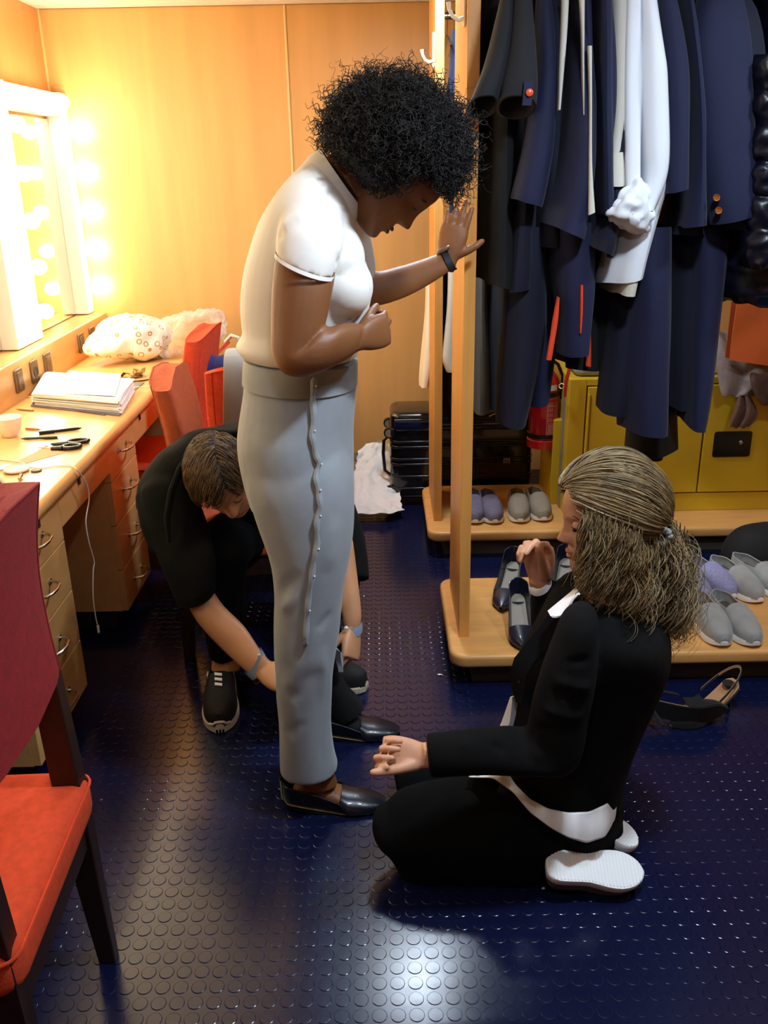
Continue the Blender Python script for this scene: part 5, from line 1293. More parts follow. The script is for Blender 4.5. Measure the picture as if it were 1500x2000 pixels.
# arms
na = [S(278, 965, 372, 925, 2.40, .062), S(288, 1030, 400, 1020, 2.36, .065), S(318, 1100, 418, 1085, 2.30, .06), S(345, 1165, 418, 1148, 2.26, .055)]
fa_ = [S(363, 1172, 414, 1155, 2.26, .040), S(390, 1215, 438, 1190, 2.23, .042), S(432, 1262, 478, 1228, 2.19, .036), S(478, 1306, 508, 1272, 2.14, .029), S(500, 1324, 526, 1292, 2.12, .025)]
loft(body, shr(na, .8), 18, 3, vdir=(0, 1, .2)); loft(body, fa_, 20, 4, vdir=(0, 1, .2), dome=(.04, 0))
wr3 = (P(498, 1322, 2.12) + P(526, 1294, 2.12)) / 2
hand(body, wr3, P(560, 1330, 2.06) - P(512, 1308, 2.12), (-.2, -.6, .75), -1, (.35, .5, .3), .98)
lf = [S(655, 1075, 690, 1060, 2.34, .045), S(660, 1150, 700, 1140, 2.28, .036), S(668, 1200, 706, 1196, 2.24, .028), S(672, 1226, 704, 1224, 2.23, .025)]
loft(body, lf, 18, 4, vdir=(0, 1, .2), dome=(.03, 0))
wl3 = P(689, 1226, 2.23)
th3 = hand(body, wl3, P(684, 1300, 2.16) - P(690, 1225, 2.23), (.75, -.55, .1), 1, [(.55, .75, .4), (.7, .8, .4), (.8, .9, .5), (.9, .9, .5)], .98, thumb=(.75, .35, -.65), tcurl=.35)
# ankles
loft(body, [S(418, 1240, 470, 1240, 2.44, .045), S(416, 1275, 470, 1275, 2.43, .042), S(412, 1310, 468, 1310, 2.41, .045)], 16, 3)
bo = build(body, 'body', sk3, G); blob(bo, .0034, 5)
# polo
pl = MB(); loft(pl, tc, 30, 5, dome=(0, .03)); loft(pl, na, 26, 4, vdir=(0, 1, .2), dome=(.05, 0))
loft(pl, [W((-.20, 2.50, .66), .07, .07), W((-.14, 2.44, .56), .062, .062), W((-.11, 2.38, .46), .058, .058), W((-.10, 2.34, .40), .055, .055)], 20, 4, dome=(.04, 0))
# shoulder blades and rounded back as the picture shows them
loft(pl, [S(268, 985, 330, 1010, 2.43, .06), S(275, 940, 420, 960, 2.46, .10), S(318, 885, 470, 900, 2.49, .11), S(385, 845, 500, 860, 2.52, .10), S(455, 828, 540, 850, 2.53, .09)], 24, 4, dome=(.02, .02))
# flap of the shirt's shoulder
loft(pl, [S(268, 965, 300, 1010, 2.40, .03), S(275, 1030, 330, 1030, 2.38, .05), S(300, 1080, 360, 1060, 2.34, .05)], 18, 3, dome=(.01, .01))
po = build(pl, 'polo_shirt', M['polo'], G); blob(po, .006, 8); wrinkle(po, .005, (7, 7, 7), 11)
ring_part([S(340, 1158, 420, 1140, 2.262, .059), S(346, 1171, 421, 1153, 2.258, .0585)], 'sleeve_hem', M['polo'], G)
cg = MB(); pts = [P(x, y_, yy) for x, y_, yy in ((330, 1060, 2.25), (326, 1010, 2.27), (335, 960, 2.30), (352, 915, 2.33), (375, 880, 2.37), (410, 852, 2.42), (450, 842, 2.46))]
cg.tube(pts, [.006, .009, .010, .010, .010, .009, .006], 8); build(cg, 'shirt_yoke', M['polo'], G)
# trousers: thighs, knees and shins
tg = MB()
loft(tg, [W((-.34, 2.86, .28), .18, .12, 2.3), W((-.34, 2.80, .40), .18, .14, 2.3)], 24, 3, dome=(.04, .03))
def limb(mb, pts, n=22, **k):
    secs = []
    for (p, r) in pts: secs.append([Vector(p), Vector((r, 0, 0)), r, 2.0])
    loft(mb, secs, n, 4, **k)
limb(tg, [((-.44, 2.76, .36), .095), ((-.47, 2.58, .44), .09), ((-.475, 2.42, .47), .078)], dome=(.04, .05))
limb(tg, [((-.475, 2.41, .46), .075), ((-.49, 2.40, .32), .066), ((-.50, 2.415, .17), .052), ((-.505, 2.42, .11), .046)], dome=(.05, 0))
limb(tg, [((-.27, 2.76, .36), .095), ((-.20, 2.62, .44), .09), ((-.135, 2.47, .46), .075)], dome=(.04, .05))
limb(tg, [((-.13, 2.46, .45), .072), ((-.15, 2.45, .30), .062), ((-.17, 2.44, .16), .05), ((-.175, 2.43, .09), .045)], dome=(.05, 0))
tgo = build(tg, 'trousers', M['blktr'], G); blob(tgo, .007, 8); wrinkle(tgo, .004, (9, 9, 9), 5)
M['knit'] = mat('black_knit_shoe', '#0d0d0e', .8, var=.06, nscale=90, bump=.25, bscale=250)
def sneaker(parent, x, y, ang, upper, sole, L=.29, Wd=.105, stripes=False, z=0, label=None, holes=True, nm='shoe', liner=None, flat=False, H=.085, ribs=True):
    if label is None: e = bpy.data.objects.new('shoe', None); col.objects.link(e); e.parent = parent
    else: e = thing('slip_on_shoe', label[0], 'shoe', (0, 0, 0), label[1])
    stn = shoe_last(L, Wd)
    # sole slab
    O = [(x_, -w * 1.04) for x_, w, f in stn] + [(x_, w * 1.04) for x_, w, f in reversed(stn)]
    O[0] = (-.004, O[0][1] * .8); cx = L / 2
    def rr(k, z_): return [(cx + (p[0] - cx) * (1 + (k - 1) * .35), p[1] * k, z_ + (.010 * max(0, (p[0] / L - .8) / .2) ** 2 if z_ < .02 else .006 * max(0, (p[0] / L - .85) / .15))) for p in O]
    th = .026 if not flat else .024
    build(MB().rings([rr(.90, .0), rr(.99, .003), rr(1.0, .009), rr(1.0, th - .004), rr(.97, th), rr(.8, th + .001)]), 'sole', sole, e, local=True)
    if ribs and not flat:
        rb_ = MB()
        for k in range(1, len(O) * 3):
            i = k / 3; a_ = O[int(i) % len(O)]; b_ = O[(int(i) + 1) % len(O)]; t = i - int(i); px_, py_ = a_[0] * (1 - t) + b_[0] * t, a_[1] * (1 - t) + b_[1] * t
            rb_.obox((px_, py_ * 1.01, .013), (.0012, 0, 0), (0, .0016, 0), (0, 0, .009))
        build(rb_, 'sole_ribs', sole, e, local=True)
    # upper: walls around the foot opening, closed over the toes
    m = MB(); R = []
    oplen = .56 if flat else .40
    for (x_, w, f) in stn:
        hh = np.interp(f, [0, .1, .3, .50, .6, .75, .88, .96, 1], [.058, .062, .058, .070, .064, .052, .042, .034, .024]) * (H / .085) + (.0 if flat else .01)
        zb = th - .003; ring = []
        w2 = w * (.97 if f > .05 else .9); tu = np.interp(f, [0, .15, .5, .8, 1], [.62, .60, .62, .75, .8])
        for j in range(25):
            q = j / 24; aa = PI * q; c = math.cos(aa); yy = -w2 * math.copysign(abs(c) ** .75, c); zz = zb + (hh) * math.sin(aa) ** .7
            if f > .985: zz = zb + .012 * math.sin(aa)
            ring.append((x_ - (.004 if f < .03 else 0), yy, zz))
        R.append(ring)
    op = [r for r, s_ in zip(R, stn) if s_[2] < oplen]; cl_r = [r for r, s_ in zip(R, stn) if s_[2] > oplen - .07]
    KK = 5 if flat else 6
    sheet(m, [r[:KK + 1] for r in op], .003); sheet(m, [r[24 - KK:] for r in op], .003); sheet(m, cl_r, .003)
    hb = []
    for i in range(KK + 1):
        a_, b_ = Vector(op[0][i]), Vector(op[0][24 - i]); hb.append([a_.lerp(b_, k / 6) + Vector((-.012 * math.sin(PI * k / 6), 0, 0)) for k in range(7)])
    sheet(m, hb, .003); up = build(m, 'upper', upper, e, local=True)
    # rim of the opening and dark inside
    rimL = [Vector(r[KK]) for r in op]; rimR = [Vector(r[24 - KK]) for r in op]; fr0 = cl_r[0]
    arc = [Vector(p) for p in fr0[KK + 1:24 - KK]]; back = [Vector(p) for p in reversed(hb[KK])][1:-1]
    build(MB().tube(rimL + arc + list(reversed(rimR)) + back, .0026, 7, closed=True), 'collar', upper, up, local=True)
    ins = MB(); gi = [[(x_, w * k * .84, th + .004) for k in (-1, -.5, 0, .5, 1)] for (x_, w, f) in stn if .03 < f < oplen + .03]; sheet(ins, gi, .002); build(ins, 'insole', liner or M['black'], e, local=True)
    if stripes:
        for k in range(3):
            s_ = MB(); s_.obox((.155 + .015 * k, 0, .116 - .008 * k), (.0035, 0, -.002), (.004, .011, 0), (0, 0, .0012)); build(s_, 'stripe', M['white'], up, local=True)
        for sy in (-1, 1): build(MB().obox((.05, sy * .040, .055), (.02, 0, .004), (0, .002, 0), (0, 0, .004)), 'side_mark', M['white'], up, local=True)
        build(MB().tube([(L * .955, -.03, .028), (L * .985, -.018, .03), (L * 1.0, -.012, .038), (L * 1.005, 0, .04), (L * 1.0, .012, .038), (L * .985, .018, .03), (L * .955, .03, .028)], .004, 6), 'toe_rand', sole, e, local=True)
    e.location = Vector((x, y, z)) - (worg(parent) if parent else Vector()); e.rotation_euler = (0, 0, ang); return e
M['cream_sole'] = mat('cream_sole', '#d8cdb8', .55, var=.03)
sneaker(G, -.525, 2.455, math.radians(-82), M['knit'], M['cream_sole'], stripes=True)
sneaker(G, -.34, 2.47, math.radians(-18), M['knit'], M['cream_sole'])
# wrist bands with a pin magnet
M['band'] = mat('grey_blue_band', '#8f9cb3', .8, var=.05, bump=.1)
b1 = ring_part([S(478, 1310, 510, 1270, 2.14, .034), S(485, 1317, 516, 1280, 2.135, .033), S(491, 1323, 521, 1288, 2.13, .031)], 'wrist_band', M['band'], G)
b2 = ring_part([S(664, 1216, 707, 1212, 2.235, .032), S(666, 1226, 708, 1222, 2.232, .032), S(668, 1236, 708, 1231, 2.23, .031)], 'wrist_band', M['band'], G)
build(MB().ball(P(676, 1227, 2.19), (.006, .004, .006), 7), 'snap', M['white'], b2); build(MB().ball(P(506, 1280, 2.10), (.005, .004, .005), 7), 'snap', M['white'], b1)
ring_part([S(495, 1330, 528, 1292, 2.12, .031), S(498, 1332, 530, 1295, 2.12, .031)], 'red_cord', mat('red_cord', '#7d2a28', .7), G, th=.05)
# folded hem he is holding
hf = MB(); g = [[P(652 + 2 * i, 1262 + 10 * i, 2.10 + .01 * math.sin(i)), P(664 + i, 1272 + 8 * i, 2.09), P(668, 1278 + 7 * i, 2.11)] for i in range(6)]
sheet(hf, g, .006); build(hf, 'turned_up_hem', M['trouser'], W1)
# short hair combed across
M['hair3'] = mat('short_brown_hair', '#3a2a1a', .4, var=.2, nscale=40, spec=.55)
M['hair3b'] = mat('light_brown_strands', '#6b5233', .4, var=.2, nscale=30, spec=.6)
R = head_verts(); rr = []
for r in R:
    ring = []
    for (x, y, z) in r:
        front = x > .050 - max(0, z - .045) * .9 and z < .075
        side = z < -.005 and x > -.05
        low = z < -.055
        ring.append(Vector((-.005, 0, .01)) + (Vector((x, y, z)) - Vector((-.005, 0, .01))) * (.93 if (front or side or low) else 1.075))
    rr.append(ring)
hm_ = MB(); hm_.rings([[MXG @ p for p in r] for r in rr]); hg_ = build(hm_, 'hair', M['hair3'], G); blob(hg_, .005, 7)
def combed(n, seed, rad):
    rg = np.random.default_rng(seed); L = []; c = Vector((-.005, 0, .01))
    while len(L) < n:
        az = rg.uniform(-PI, PI); el = rg.uniform(-.05, 1.5); v = Vector((math.cos(az) * math.cos(el), math.sin(az) * math.cos(el), math.sin(el)))
        if v.x > .52 and v.z < .60: continue
        if v.z < .05 and v.x > -.5: continue
        # combed from the parting forwards and to the side
        dr = Vector((.75 if v.z > .2 else -.3, -.75 if v.y < .35 else .8, -.25)); pts = []; p = v.copy(); k = 12; ln = rg.uniform(.03, .055) / .1
        for i in range(k):
            q = Vector((p.x * .108, p.y * .0835, p.z * .104)) * (rad * (1 + .05 * math.sin(PI * i / k)) + .015 * math.sin(az * 14))
            pts.append(tuple(MXG @ (c + q))); d = dr - p * dr.dot(p); p = (p + d.normalized() * ln / k + Vector(rg.normal(size=3)) * .004).normalized()
        L.append(np.array(pts, np.float32))
    return L
strands('short_strands', combed(2600, 3, 1.05), .0009, M['hair3'], hg_)
strands('light_short_strands', combed(900, 4, 1.075), .0008, M['hair3b'], hg_)
face_parts(MXG, G, mat('lips_man', '#a0605a', .45, var=0), mat('dark_brow', '#2a1c12', .8, var=0), eye=False)
# ============================================================ shoes on the platforms and the floor
M['purple'] = mat('purple_grey_felt', '#6a6478', .9, var=.08, nscale=90, bump=.3, bscale=300)
M['taupe'] = mat('taupe_canvas', '#8a8070', .9, var=.03, nscale=90, bump=.15, bscale=500)
M['lilac'] = mat('lilac_grey_felt', '#8784a6', .9, var=.08, nscale=90, bump=.3, bscale=300)
M['suede'] = mat('grey_suede', '#8b8a86', .9, var=.06, nscale=25, bump=.12, bscale=250, sheen=.3)
M['slipsole'] = mat('white_slip_sole', '#e2e0da', .5, var=.02)
M['liner'] = mat('dark_shoe_lining', '#4b4640', .8, var=.05)
def slip(h, t, m_, label, group, L=.275, Wd=.098):
    a, b = PZ(h[0], h[1], .19), PZ(t[0], t[1], .125); ang = math.atan2(b.y - a.y, b.x - a.x); tx = b - Vector((math.cos(ang), math.sin(ang), 0)) * L
    return sneaker(None, tx.x, tx.y, ang, m_, M['slipsole'], L=L, Wd=Wd, z=.1205, label=(label, group), flat=True, liner=M['liner'], H=.080, ribs=False)
GS = 'slip-on shoes on the rack platforms'
slip((925, 965), (928, 1025), M['purple'], 'purple grey slip-on half hidden by the front post', GS)
slip((953, 963), (967, 1025), M['purple'], 'purple grey slip-on beside the half hidden one, rear platform', GS)
slip((1010, 956), (1016, 1023), M['taupe'], 'left taupe slip-on of the pair on the rear platform', GS)
slip((1044, 954), (1062, 1020), M['taupe'], 'right taupe slip-on of the pair on the rear platform', GS)
slip((1355, 1086), (1432, 1172), M['lilac'], 'lilac slip-on showing its opening, front platform', GS)
slip((1318, 1100), (1382, 1180), M['lilac'], 'lilac slip-on half hidden behind the kneeling woman\'s hair', GS)
slip((1415, 1095), (1484, 1180), M['suede'], 'grey slip-on standing right behind the lilac one', GS)
slip((1465, 1092), (1540, 1172), M['suede'], 'grey slip-on cut by the picture edge, front platform', GS)
slip((1365, 1158), (1414, 1266), M['suede'], 'left grey suede slip-on at the front edge of the platform', GS, L=.28)
slip((1410, 1158), (1476, 1266), M['suede'], 'right grey suede slip-on at the front edge of the platform', GS, L=.28)
M['pumpblue'] = mat('dark_blue_pump_leather', '#171a2a', .3, var=.04, bump=.08, bscale=300, coat=.2)
M['pumpin'] = mat('grey_beige_insole', '#8d8272', .6, var=.06)
def heel_shoe(h, t, label, group='navy heeled pumps on the front platform', hh=.075, L=.235):
    a, b = PZ(h[0], h[1], .12 + hh + .05), PZ(t[0], t[1], .13); ang = math.atan2(b.y - a.y, b.x - a.x); tx = b - Vector((math.cos(ang), math.sin(ang), 0)) * L
    e = thing('heeled_pump', label, 'shoe', (0, 0, 0), group)
    pump(e, 0, 0, 0, 0, M['pumpblue'], M['pumpin'], L=L, Wd=.086, heel=hh, vamp=.66, heelw=.011, toe='pointed', back=.058); place(e, tx.x, tx.y, .124, ang)
heel_shoe((1000, 1086), (978, 1192), 'navy heeled pump further back beside the front post')
heel_shoe((1014, 1148), (1024, 1270), 'navy heeled pump in front, toe at the platform edge')
heel_shoe((1104, 1086), (1092, 1185), 'navy heeled pump behind the raised hand of the kneeling woman')
heel_shoe((1128, 1140), (1120, 1255), 'navy heeled pump mostly hidden by the kneeling woman\'s shoulder')
# black slingbacks thrown on the floor
M['suedeblk'] = mat('black_suede', '#0a0a0b', .9, var=.04, sheen=.1)
M['peach'] = mat('peach_beige_insole', '#b08560', .55, var=.04)
def sling(loc, ang, roll, tilt, label):
    e = thing('slingback_heel', label, 'shoe', (0, 0, 0), 'black slingback heels on the floor')
    L, hh = .235, .085; stn = shoe_last(L, .08, 'pointed')
    sz = lambda f: hh * max(0, 1 - f / .62) ** 1.4 if f < .62 else 0
    g = [[(x, yy * w * .92, sz(f) + .004) for yy in (-1, -.5, 0, .5, 1)] for x, w, f in stn]; build(sheet(MB(), g, .003), 'insole', M['peach'], e, local=True)
    g = [[(x, yy * w, sz(f) - .001) for yy in (-1, -.5, 0, .5, 1)] for x, w, f in stn]; build(sheet(MB(), g, .004), 'sole', M['suedeblk'], e, local=True)
    g = []
    for x, w, f in stn:
        if f > .44:
            row = []; top = np.interp(f, [.44, .6, .7, .85, 1], [.05, .046, .044, .03, .012]); cov = np.interp(f, [.44, .60, .66, 1], [.30, .36, 1, 1])
            for j in range(17):
                q = j / 16; q = q if cov >= 1 else (q * cov / 1 if q < .5 else 1 - (1 - q) * cov)
                aa = PI * q; row.append((x, -w * 1.03 * math.cos(aa), sz(f) + top * math.sin(aa) ** .8))
            g.append(row)
    # side walls and toe as two sheets so the opening stays open
    gl = [r[:9] for r in g]; gr = [r[8:] for r in g]
    full = [r for r, s in zip(g, [s for s in stn if s[2] > .44]) if s[2] > .64]
    build(sheet(MB(), full, .003), 'toe_cap', M['suedeblk'], e, local=True)
    side = MB()
    for sgn in (-1, 1):
        gg = [[(x, sgn * w * 1.02, sz(f) + h_) for h_ in (0, .012, .026, np.interp(f, [.40, .66], [.034, .040]))] for x, w, f in stn if .36 < f < .70]; sheet(side, gg, .003)
    build(side, 'side_wall', M['suedeblk'], e, local=True)
    st1 = MB(); pts = []
    for k in range(17):
        t = k / 16; a = PI * (t - .5)
        pts.append((.095 - .105 * math.cos(a), .037 * math.sin(a), .062 + .068 * math.cos(a) + .0))
    g = [[Vector(p) + Vector((0, 0, h_)) for h_ in (-.005, .005)] for p in pts]; build(sheet(st1, g, .0025), 'heel_strap', M['suedeblk'], e, local=True)
    g = [[Vector(p) * .985 + Vector((.002, 0, h_ + .002)) for h_ in (-.0042, .0042)] for p in pts]; build(sheet(MB(), g, .001), 'strap_lining', M['peach'], e, local=True)
    build(MB().rings([[(.012 + dx + r * math.cos(a), r * math.sin(a), z) for a in [2 * PI * j / 12 for j in range(12)]] for z, r, dx in ((0, .0045, 0), (hh * .6, .006, .002), (hh * .85, .013, .008), (hh, .02, .012))]), 'heel', M['suedeblk'], e, local=True)
    e.location = loc; e.rotation_euler = (roll, tilt, ang)
q = PZ(1425, 1345, .05); sling((q.x + .005, q.y - .02, .004), math.radians(205), 0, 0, 'black slingback heel with long beige strap, on the floor under the rack edge')
q = PZ(1300, 1420, .02); sling((q.x - .03, q.y - .035, .045), math.radians(20), math.radians(-72), math.radians(0), 'black slingback heel tipped on its side behind the kneeling woman')
# black bag at the right edge between the platforms
m = MB(); loft(m, [W((1.47, 3.09, .0), .17, .11, 2.8), W((1.47, 3.09, .12), .18, .12, 2.8), W((1.475, 3.09, .20), .15, .09, 2.6), W((1.48, 3.09, .23), .09, .05, 2.4)], 30, 4)
o = solo(m, 'black_bag', M['blackw'], 'black soft bag on the floor at the right edge, between the two platforms', 'bag')

# ============================================================ on the yellow cabinet
M['towel'] = mat('grey_pink_scarf', '#8a7a74', .9, var=.14, nscale=14, bump=.3, bscale=120)
t = thing('scarf', 'grey pink scarf spilling over the edge of the yellow cabinet', 'scarf', (P(1430, 750, 3.5).x, 3.5, .70))
def drape(rows, y_, seed, nm, m_=None, th=.008, par=None, amp=.012):
    g = []
    for i, (xa, xb, py, dy) in enumerate(rows):
        g.append([P(xa + (xb - xa) * j / 10, py + 3 * math.sin(j * 1.7 + seed), y_ + dy + amp * math.sin(j * 1.25 + i * .5 + seed)) for j in range(11)])
    o = build(sheet(MB(), g, th), nm, m_ or M['towel'], par or t, sub=2); return o
drape([(1384, 1450, 646, .12), (1388, 1470, 668, .06), (1394, 1500, 692, .0), (1400, 1520, 715, -.02), (1402, 1530, 740, -.035), (1406, 1510, 762, -.04), (1412, 1475, 775, -.045)], 3.53, 1, 'scarf_body')
drape([(1442, 1462, 772, 0), (1436, 1480, 795, -.01), (1428, 1482, 815, -.005), (1424, 1462, 836, 0)], 3.485, 2, 'scarf_end', mat('brown_pink_scarf', '#6a5048', .9, var=.14, nscale=14, bump=.3, bscale=120))
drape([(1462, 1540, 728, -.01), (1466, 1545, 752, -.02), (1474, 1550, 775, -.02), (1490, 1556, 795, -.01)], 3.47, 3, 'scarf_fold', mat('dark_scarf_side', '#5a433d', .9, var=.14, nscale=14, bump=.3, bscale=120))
m = MB(); loft(m, [S(1386, 660, 1402, 690, 3.62, .03), S(1384, 690, 1412, 700, 3.62, .045), S(1382, 712, 1412, 716, 3.62, .05), S(1384, 728, 1408, 730, 3.62, .04)], 20, 4, dome=(.01, .0))
M['clear'] = mat('clear_plastic', '#dfe6e6', .08, var=0, trans=.95, bump=.3, bscale=30, ior=1.2)
o = solo(m, 'plastic_bag', M['clear'], 'small clear plastic bag on the yellow cabinet beside the scarf', 'bag')
t = thing('paper_bag', 'orange paper bag hanging over the scarf at the right edge', 'bag', (P(1480, 650, 3.45).x, 3.45, .72))
m = MB(); A, B_, C_, D_ = P(1440, 574, 3.44), P(1560, 570, 3.44), P(1553, 722, 3.44), P(1425, 703, 3.44)
sheet(m, [[A.lerp(B_, j / 6) .lerp(D_.lerp(C_, j / 6), i / 6) + Vector((0, -.004 * math.sin(j + i), 0)) for j in range(7)] for i in range(7)], .004)
build(m, 'front_panel', mat('orange_paper', '#d2652c', .8, var=.04, bump=.05), t)
m = MB(); sheet(m, [[p + Vector((.0, .05, .0)) for p in (A.lerp(D_, i / 4), B_.lerp(C_, i / 4))] for i in range(5)], .004); build(m, 'back_panel', mat('orange_paper_back', '#c05c28', .8, var=.04), t)
t = thing('orange_strap', 'long orange red strap hanging down at the corner of the yellow cabinet', 'strap', (P(1108, 720, 3.5).x, 3.5, .7))
build(sheet(MB(), [[P(1113, 690, 3.50), P(1119, 690, 3.50)], [P(1110, 715, 3.50), P(1117, 716, 3.50)], [P(1102, 745, 3.50), P(1109, 746, 3.50)], [P(1101, 775, 3.52), P(1106, 775, 3.52)]], .003), 'strap', M['orangec'], t)
t = thing('cable_tie', 'white plastic tie looped at the cabinet corner beside the extinguisher', 'cable tie', (P(1098, 755, 3.53).x, 3.53, .68))
build(MB().tube([P(1092, 752, 3.55), P(1096, 749, 3.52), P(1103, 751, 3.51), P(1109, 753, 3.51), P(1103, 756, 3.52), P(1096, 759, 3.53), P(1092, 756, 3.55)], .0018, 6, closed=True), 'loop', M['white'], t)

# ============================================================ paper and bags on the floor at the back
def crumple(rows, name, m_, label, cat, y0, seed, amp=.03, th=.002, sub=0, scale=9):
    g = []; K_ = 5
    for i in range((len(rows) - 1) * K_ + 1):
        k = min(i // K_, len(rows) - 2); t = i / K_ - k; r = [a * (1 - t) + b * t for a, b in zip(rows[k], rows[k + 1])]; g.append([]); n = 42
        ed = 6 * noise.noise(Vector((i * .31, seed, 0)))
        for j in range(n):
            x = (r[0] + ed) + (r[1] - r[0]) * j / (n - 1); p = P(x, r[2], r[3])
            e = abs(noise.noise(p * scale + Vector((seed, 0, 0)))) * 1.6 + .7 * abs(noise.noise(p * scale * 2.2 + Vector((0, seed, 0)))) + .3 * abs(noise.noise(p * scale * 5))
            g[-1].append(p + Vector((.2 * amp * e, -amp * e, amp * .9 * e)))
    m = MB(); sheet(m, g, th); return solo(m, name, m_, label, cat, smooth=True)
M['paper'] = mat('white_crumpled_paper', '#dcdcde', .75, var=.03, bump=.2, bscale=25)
crumple([(715, 768, 868, 4.28), (700, 770, 884, 4.24), (696, 772, 900, 4.20), (692, 774, 918, 4.14), (690, 776, 936, 4.08), (690, 778, 954, 4.02), (688, 780, 972, 3.95), (686, 784, 986, 3.88), (680, 787, 998, 3.82), (680, 760, 1006, 3.78)], 'crumpled_paper', M['paper'], 'large crumpled white paper sheet on the floor beside the suitcase', 'paper', 0, 3, amp=.022, scale=8)
crumple([(688, 716, 886, 4.30), (684, 718, 894, 4.27), (684, 716, 902, 4.24)], 'brown_cloth', mat('brown_cloth', '#6d5f45', .9, var=.1), 'small brown cloth lump behind the white paper', 'cloth', 0, 5, amp=.02)
crumple([(742, 766, 862, 4.33), (730, 766, 870, 4.31), (724, 764, 882, 4.28)], 'beige_bag', mat('beige_cloth', '#b09a6c', .9, var=.1), 'beige cloth bag beside the wall behind the suitcase wheel', 'bag', 0, 8, amp=.02)
m = MB(); q = PZ(859, 1318, .002); sheet(m, [[q + Vector((-.008, .004, 0)), q + Vector((0, .002, .003)), q + Vector((.004, .004, 0))], [q + Vector((-.004, -.002, 0)), q + Vector((.003, -.003, .002)), q + Vector((.012, -.004, 0))]], .0008)
solo(m, 'paper_scrap', M['white'], 'tiny white paper scrap on the floor before the front platform', 'paper')
for k, (x, y_, lb) in enumerate(((1061, 1735, 'left of the white shoe sole'), (198, 1562, 'beside the near chair seat'), (711, 1164, 'behind the standing woman'), (208, 1562, 'by the near chair leg'))):
    if k == 3: continue
    q = PZ(x, y_, .0015); m = MB().obox(q, (.003, .001, 0), (-.0005, .002, 0), (0, 0, .0006)); solo(m, 'lint', M['white'] if k != 1 else mat('pink_lint', '#a05a68', .8, var=0), 'speck of lint on the floor ' + lb, 'lint')

# ============================================================ things on the desk
DZ = .7205
D = lambda px, py, h=0: PZ(px, py, DZ + h)
def flat(pts_px, z0, h, nm, m_, par=None, **kw):
    """slab on the desk with the outline given by its corners"""
    b = [D(x, y_, z0 + 0) for x, y_ in pts_px]; m = MB(); m.rings([b, [p + Vector((0, 0, h)) for p in b]]); return build(m, nm, m_, par, smooth=False, **kw)
# paper stack on a grey folder
M['folder'] = mat('grey_folder', '#5c5448', .5, var=.03); M['paperw'] = mat('white_paper', '#f4f2ee', .7, var=.01)
o = flat([(130, 801), (205, 812), (282, 748), (228, 742)], 0, .003, 'folder', M['folder']); tag(o, 'dark grey folder lying under the paper stack', 'folder')
t = thing('paper_stack', 'thick stack of white papers on the desk', 'paper', D(150, 790))
base = [(66, 790), (236, 806), (262, 762), (94, 748)]
zz = .004; rnd = random.Random(5); sh0 = None
for k in range(13):
    h = .0035; c = [(x + rnd.uniform(-4, 4), y_ + rnd.uniform(-2, 2)) for x, y_ in base]
    b = [PZ(x, y_, DZ + .004) + Vector((0, 0, zz - .004)) for x, y_ in c]
    m = MB(); m.rings([b, [p + Vector((0, 0, h * .82)) for p in b]]); build(m, 'paper_sheaf', M['paperw'], t, smooth=False); zz += h
b = [PZ(x, y_, DZ + .004) + Vector((0, 0, zz - .004 + dz)) for x, y_, dz in ((110, 792, .0), (228, 800, .004), (240, 756, .006), (138, 752, .012))]
m = MB(); m.rings([b, [p + Vector((0, 0, .001)) for p in b]]); build(m, 'top_sheet', M['paperw'], t, smooth=False)
b = [PZ(x, y_, DZ + .0) + Vector((0, 0, .0005)) for x, y_ in ((60, 794), (234, 813), (240, 806), (66, 788))]
m = MB(); m.rings([b, [p + Vector((0, 0, .005)) for p in b]]); build(m, 'binder_edge', mat('lavender_grey_cover', '#6e6a80', .5, var=0), t, smooth=False)
# cup
c = D(20, 852); t = thing('cup', 'white porcelain cup on the desk beside the paper stack', 'cup', c)
M['porc'] = mat('white_porcelain', '#f3e9de', .15, var=0, coat=.5)
build(MB().lathe([(.0, .003), (.020, .003), (.022, 0), (.024, .004), (.034, .018), (.041, .038), (.044, .058), (.045, .064), (.043, .064), (.040, .042), (.033, .022), (.02, .008), (0, .007)], 36, c), 'cup_body', M['porc'], t)
build(MB().tube([c + Vector((-.036, -.018, .05)), c + Vector((-.052, -.03, .052)), c + Vector((-.060, -.036, .038)), c + Vector((-.052, -.03, .022)), c + Vector((-.034, -.018, .02))], .0042, 8), 'handle', M['porc'], t)
def pen(a, b, r, label, m_, tip=None, name='pen', cap_=None):
    a, b = D(*a, r), D(*b, r); d = (b - a).normalized(); L = (b - a).length; t = thing(name, label, 'pen' if name != 'pencil' else 'pencil', a - Vector((0, 0, r)))
    m = MB().tube([a, a + d * .004, a + d * L * .82, b - d * .012, b], [r * .8, r, r, r * .8, r * .15], 10); build(m, 'barrel', m_, t)
    if cap_: build(MB().tube([a + d * L * .0, a + d * L * .35], r * 1.15, 10), 'cap', cap_, t)
    if tip: build(MB().tube([a - d * .006, a + d * .003], r * .7, 8), 'tip', tip, t)
    return t
pen((76, 846), (160, 836), .0055, 'black marker pen lying between cup and scissors', M['black'], cap_=M['black'])
pen((112, 854), (40, 857), .0045, 'black pen with steel clip lying beside the cup', M['black'], tip=M['steel'], cap_=M['black'])
pen((50, 837), (82, 839), .0035, 'short orange pencil lying behind the cup', mat('orange_pencil', '#c77f36', .4, var=0), name='pencil')
pen((66, 802), (30, 799), .003, 'thin wooden pencil sticking out beside the paper stack', mat('wood_pencil', '#9a6a3a', .5, var=0), name='pencil')
pen((11, 951), (-14, 922), .006, 'dark brown make-up pencil near the red chair back', mat('brown_pencil', '#4a3226', .4, var=0), tip=M['black'], name='pencil')
